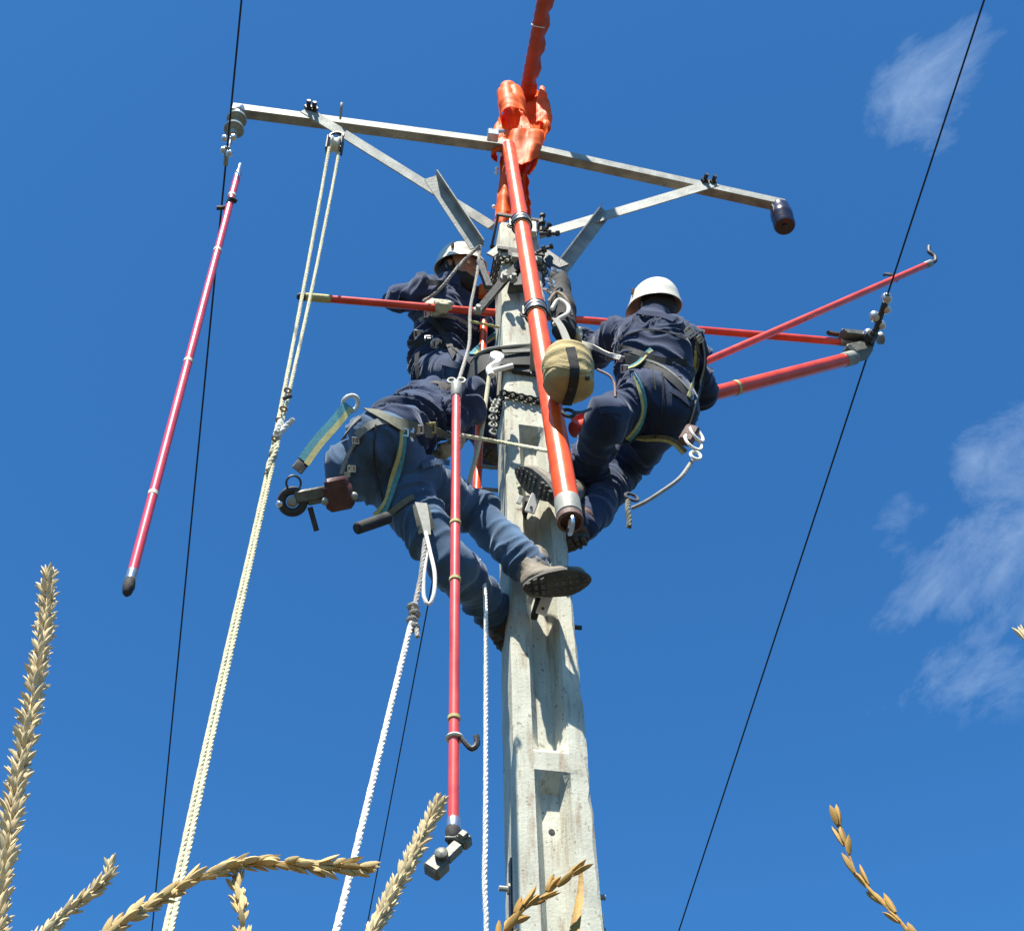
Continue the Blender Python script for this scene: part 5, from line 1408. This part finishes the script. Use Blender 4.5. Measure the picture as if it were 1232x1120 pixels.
def plant(name, label, branches, stalk_base, leaf_blades=()):
    root = thing(name, label, 'maize plant', V((stalk_base[0], stalk_base[1], 0)), 'dry maize plants round the camera')
    org = V(root.location); rg = random.Random(len(label))
    join = None
    for (px, size, count, spread, key, rach) in branches:           # px runs from tip to base
        P = spline([at(*p) for p in px], step=.004)[::-1]           # base to tip
        if join is None: join = P[0]
        n = len(P)
        m = MB(); m.tube(P[::3] + [P[-1]], [rach * (1 - .7 * i / max(1, len(P[::3]))) for i in range(len(P[::3]) + 1)], 6)
        br = m.build('tassel_branch', M[key], root)
        for k in range(count):
            t = (k + .35 * rg.random()) / count; i = min(n - 2, int(t * (n - 1))); p = P[i]; d = (P[i + 1] - P[i]).normalized()
            a, b = frame(d, V((.3, -1, .2))); w = k * 2.39996 + rg.uniform(-.4, .4)
            if spread < .42: w = (k % 2) * math.pi + rg.uniform(-.6, .6) + (math.pi * .5 if (k // 2) % 2 else 0)
            rd = a * math.cos(w) + b * math.sin(w)
            tipf = min(1, (1 - t) * 6 + .55)
            z = (d * math.cos(spread) + rd * math.sin(spread) * (.8 + .4 * rg.random()) * tipf).normalized()
            x = (rd - z * rd.dot(z)).normalized(); x = (Matrix.Rotation(rg.uniform(-.9, .9), 3, z) @ x); y = z.cross(x)
            L = size * rg.uniform(.78, 1.18) * (.75 + .25 * tipf); wd = L * rg.uniform(.62, .95)
            o = bpy.data.objects.new('spikelet', SPK[key][rg.randrange(3)]); COL.objects.link(o); o.parent = br
            q = p + rd * rach * .8 - org
            o.matrix_local = Matrix(((x.x * wd, y.x * wd, z.x * L, q.x), (x.y * wd, y.y * wd, z.y * L, q.y), (x.z * wd, y.z * wd, z.z * L, q.z), (0, 0, 0, 1)))
        if (P[0] - join).length > .002:                              # tie the branch back to the plant
            pass
    bx, by = stalk_base; pts = spline([V((bx, by, -.05)), V((bx * .98 + .01, by, .6)), V((bx * .6 + join.x * .4, by * .6 + join.y * .4, join.z - .30)), join - V((0, 0, .0))], step=.04)
    m = MB(); m.tube(pts, [.013 - .0095 * i / len(pts) + (.002 if i % 6 == 0 else 0) for i in range(len(pts))], 10); m.build('stalk', M['straw'], root)
    for i in range(5):
        z0 = .35 + .17 * i; q = min(pts, key=lambda p: abs(p.z - z0)); a = rg.uniform(0, 6.28) if i < 3 else rg.choice((.2, 2.9, 3.4, -.3)); dr = V((math.cos(a), math.sin(a), 0)); ln = rg.uniform(.35, .55)
        lp = [q + dr * (ln * t) + V((0, 0, .16 * math.sin(math.pi * min(1, t * 1.1)) - .32 * t * t * ln)) for t in np.linspace(0, 1, 12)]
        lp = [V((p.x, p.y, min(p.z, 1.30))) for p in lp]
        m = MB(); sd_ = dr.cross(V((0, 0, 1)))
        vs, fs = [], []
        for k, p in enumerate(lp):
            t = k / 11; w = .034 * math.sin(math.pi * min(1, .12 + t * .88)) + .001; wv = .008 * math.sin(t * 14 + i)
            vs += [p + sd_ * w + V((0, 0, .010 + wv)), p, p - sd_ * w + V((0, 0, .010 - wv))]
        for k in range(11):
            for c in (0, 1): fs.append((k * 3 + c, k * 3 + c + 1, k * 3 + c + 4, k * 3 + c + 3))
        nv = len(vs); vs2 = vs + [v - V((0, 0, .0012)) for v in vs]; fs2 = fs + [tuple(x + nv for x in f[::-1]) for f in fs]
        m.add(vs2, fs2); m.build('leaf', M['straw'], root, True, 60)
    for (px, w0) in leaf_blades:
        P = spline([at(*p) for p in px], step=.01); vs, fs = [], []
        for k, p in enumerate(P):
            t = k / (len(P) - 1); w = w0 * (t ** .8) + .0006
            vs += [p - V((w, 0, 0)), p + V((0, .35 * w, -.2 * w)), p + V((w, 0, .1 * w)), p + V((0, .35 * w + .001, -.2 * w))]
        for k in range(len(P) - 1):
            for c in range(4): fs.append((k * 4 + c, k * 4 + (c + 1) % 4, k * 4 + 4 + (c + 1) % 4, k * 4 + 4 + c))
        link_mesh('leaf', vs, fs, M['gold'], root, True, 60)
    return root
plant('maize_plant', 'tallest dense straw tassel spike rising at far left edge', [
    ([(59, 686, .86), (55, 740, .86), (46, 800, .85), (30, 890, .84), (14, 980, .83), (3, 1060, .82), (-6, 1140, .81)], .0124, 298, .60, 'strawpale', .0024)], (-.46, .86))
plant('maize_plant', 'short curved pale tassel branch between tall spike and arching one', [
    ([(134, 1034, .80), (130, 1052, .80), (112, 1072, .80), (82, 1096, .80), (50, 1124, .79), (20, 1150, .78)], .0092, 72, .34, 'strawpale', .0017)], (-.36, .84))
plant('maize_plant', 'arching straw tassel bent to horizontal with one drooping side branch', [
    ([(445, 1045, .56), (410, 1043, .56), (370, 1040, .56), (330, 1037, .56), (290, 1039, .56), (258, 1048, .555), (225, 1062, .55), (190, 1082, .55), (155, 1103, .54), (125, 1130, .54), (100, 1160, .53)], .0094, 92, .24, 'straw', .0014),
    ([(284, 1044, .56), (286, 1062, .56), (288, 1085, .555), (291, 1105, .55), (294, 1130, .55), (297, 1155, .54)], .0094, 26, .26, 'straw', .0014)], (-.20, .60))
plant('maize_plant', 'stout pale tassel spike slanting right below hanging stick clamp', [
    ([(530, 961, .90), (516, 990, .90), (498, 1025, .895), (478, 1065, .89), (455, 1108, .885), (438, 1145, .88)], .0100, 215, .40, 'strawpale', .0022)], (-.14, .96))
plant('maize_plant', 'golden brown tassel twig and thin blade in front of pole base', [
    ([(690, 1043, .56), (678, 1058, .56), (660, 1074, .56), (640, 1086, .56), (622, 1100, .555), (606, 1120, .55), (598, 1145, .55)], .0120, 13, .30, 'gold', .0012)], (.03, .62),
    [([(698, 1042, .58), (699, 1062, .58), (696, 1090, .575), (691, 1120, .57), (688, 1150, .57)], .0022)])
plant('maize_plant', 'sparse brown tassel twig leaning left at lower right', [
    ([(998, 973, .55), (1007, 993, .55), (1017, 1015, .55), (1024, 1042, .55), (1042, 1066, .548), (1062, 1085, .545), (1083, 1108, .54), (1105, 1135, .54)], .0110, 9, .15, 'gold', .0009)], (.20, .62))
plant('maize_plant', 'tassel tip just peeping in at right edge of view', [
    ([(1228, 752, .60), (1236, 768, .60), (1250, 800, .595), (1262, 860, .59), (1264, 960, .58), (1275, 1100, .57)], .0115, 26, .30, 'strawpale', .0016)], (.32, .66))
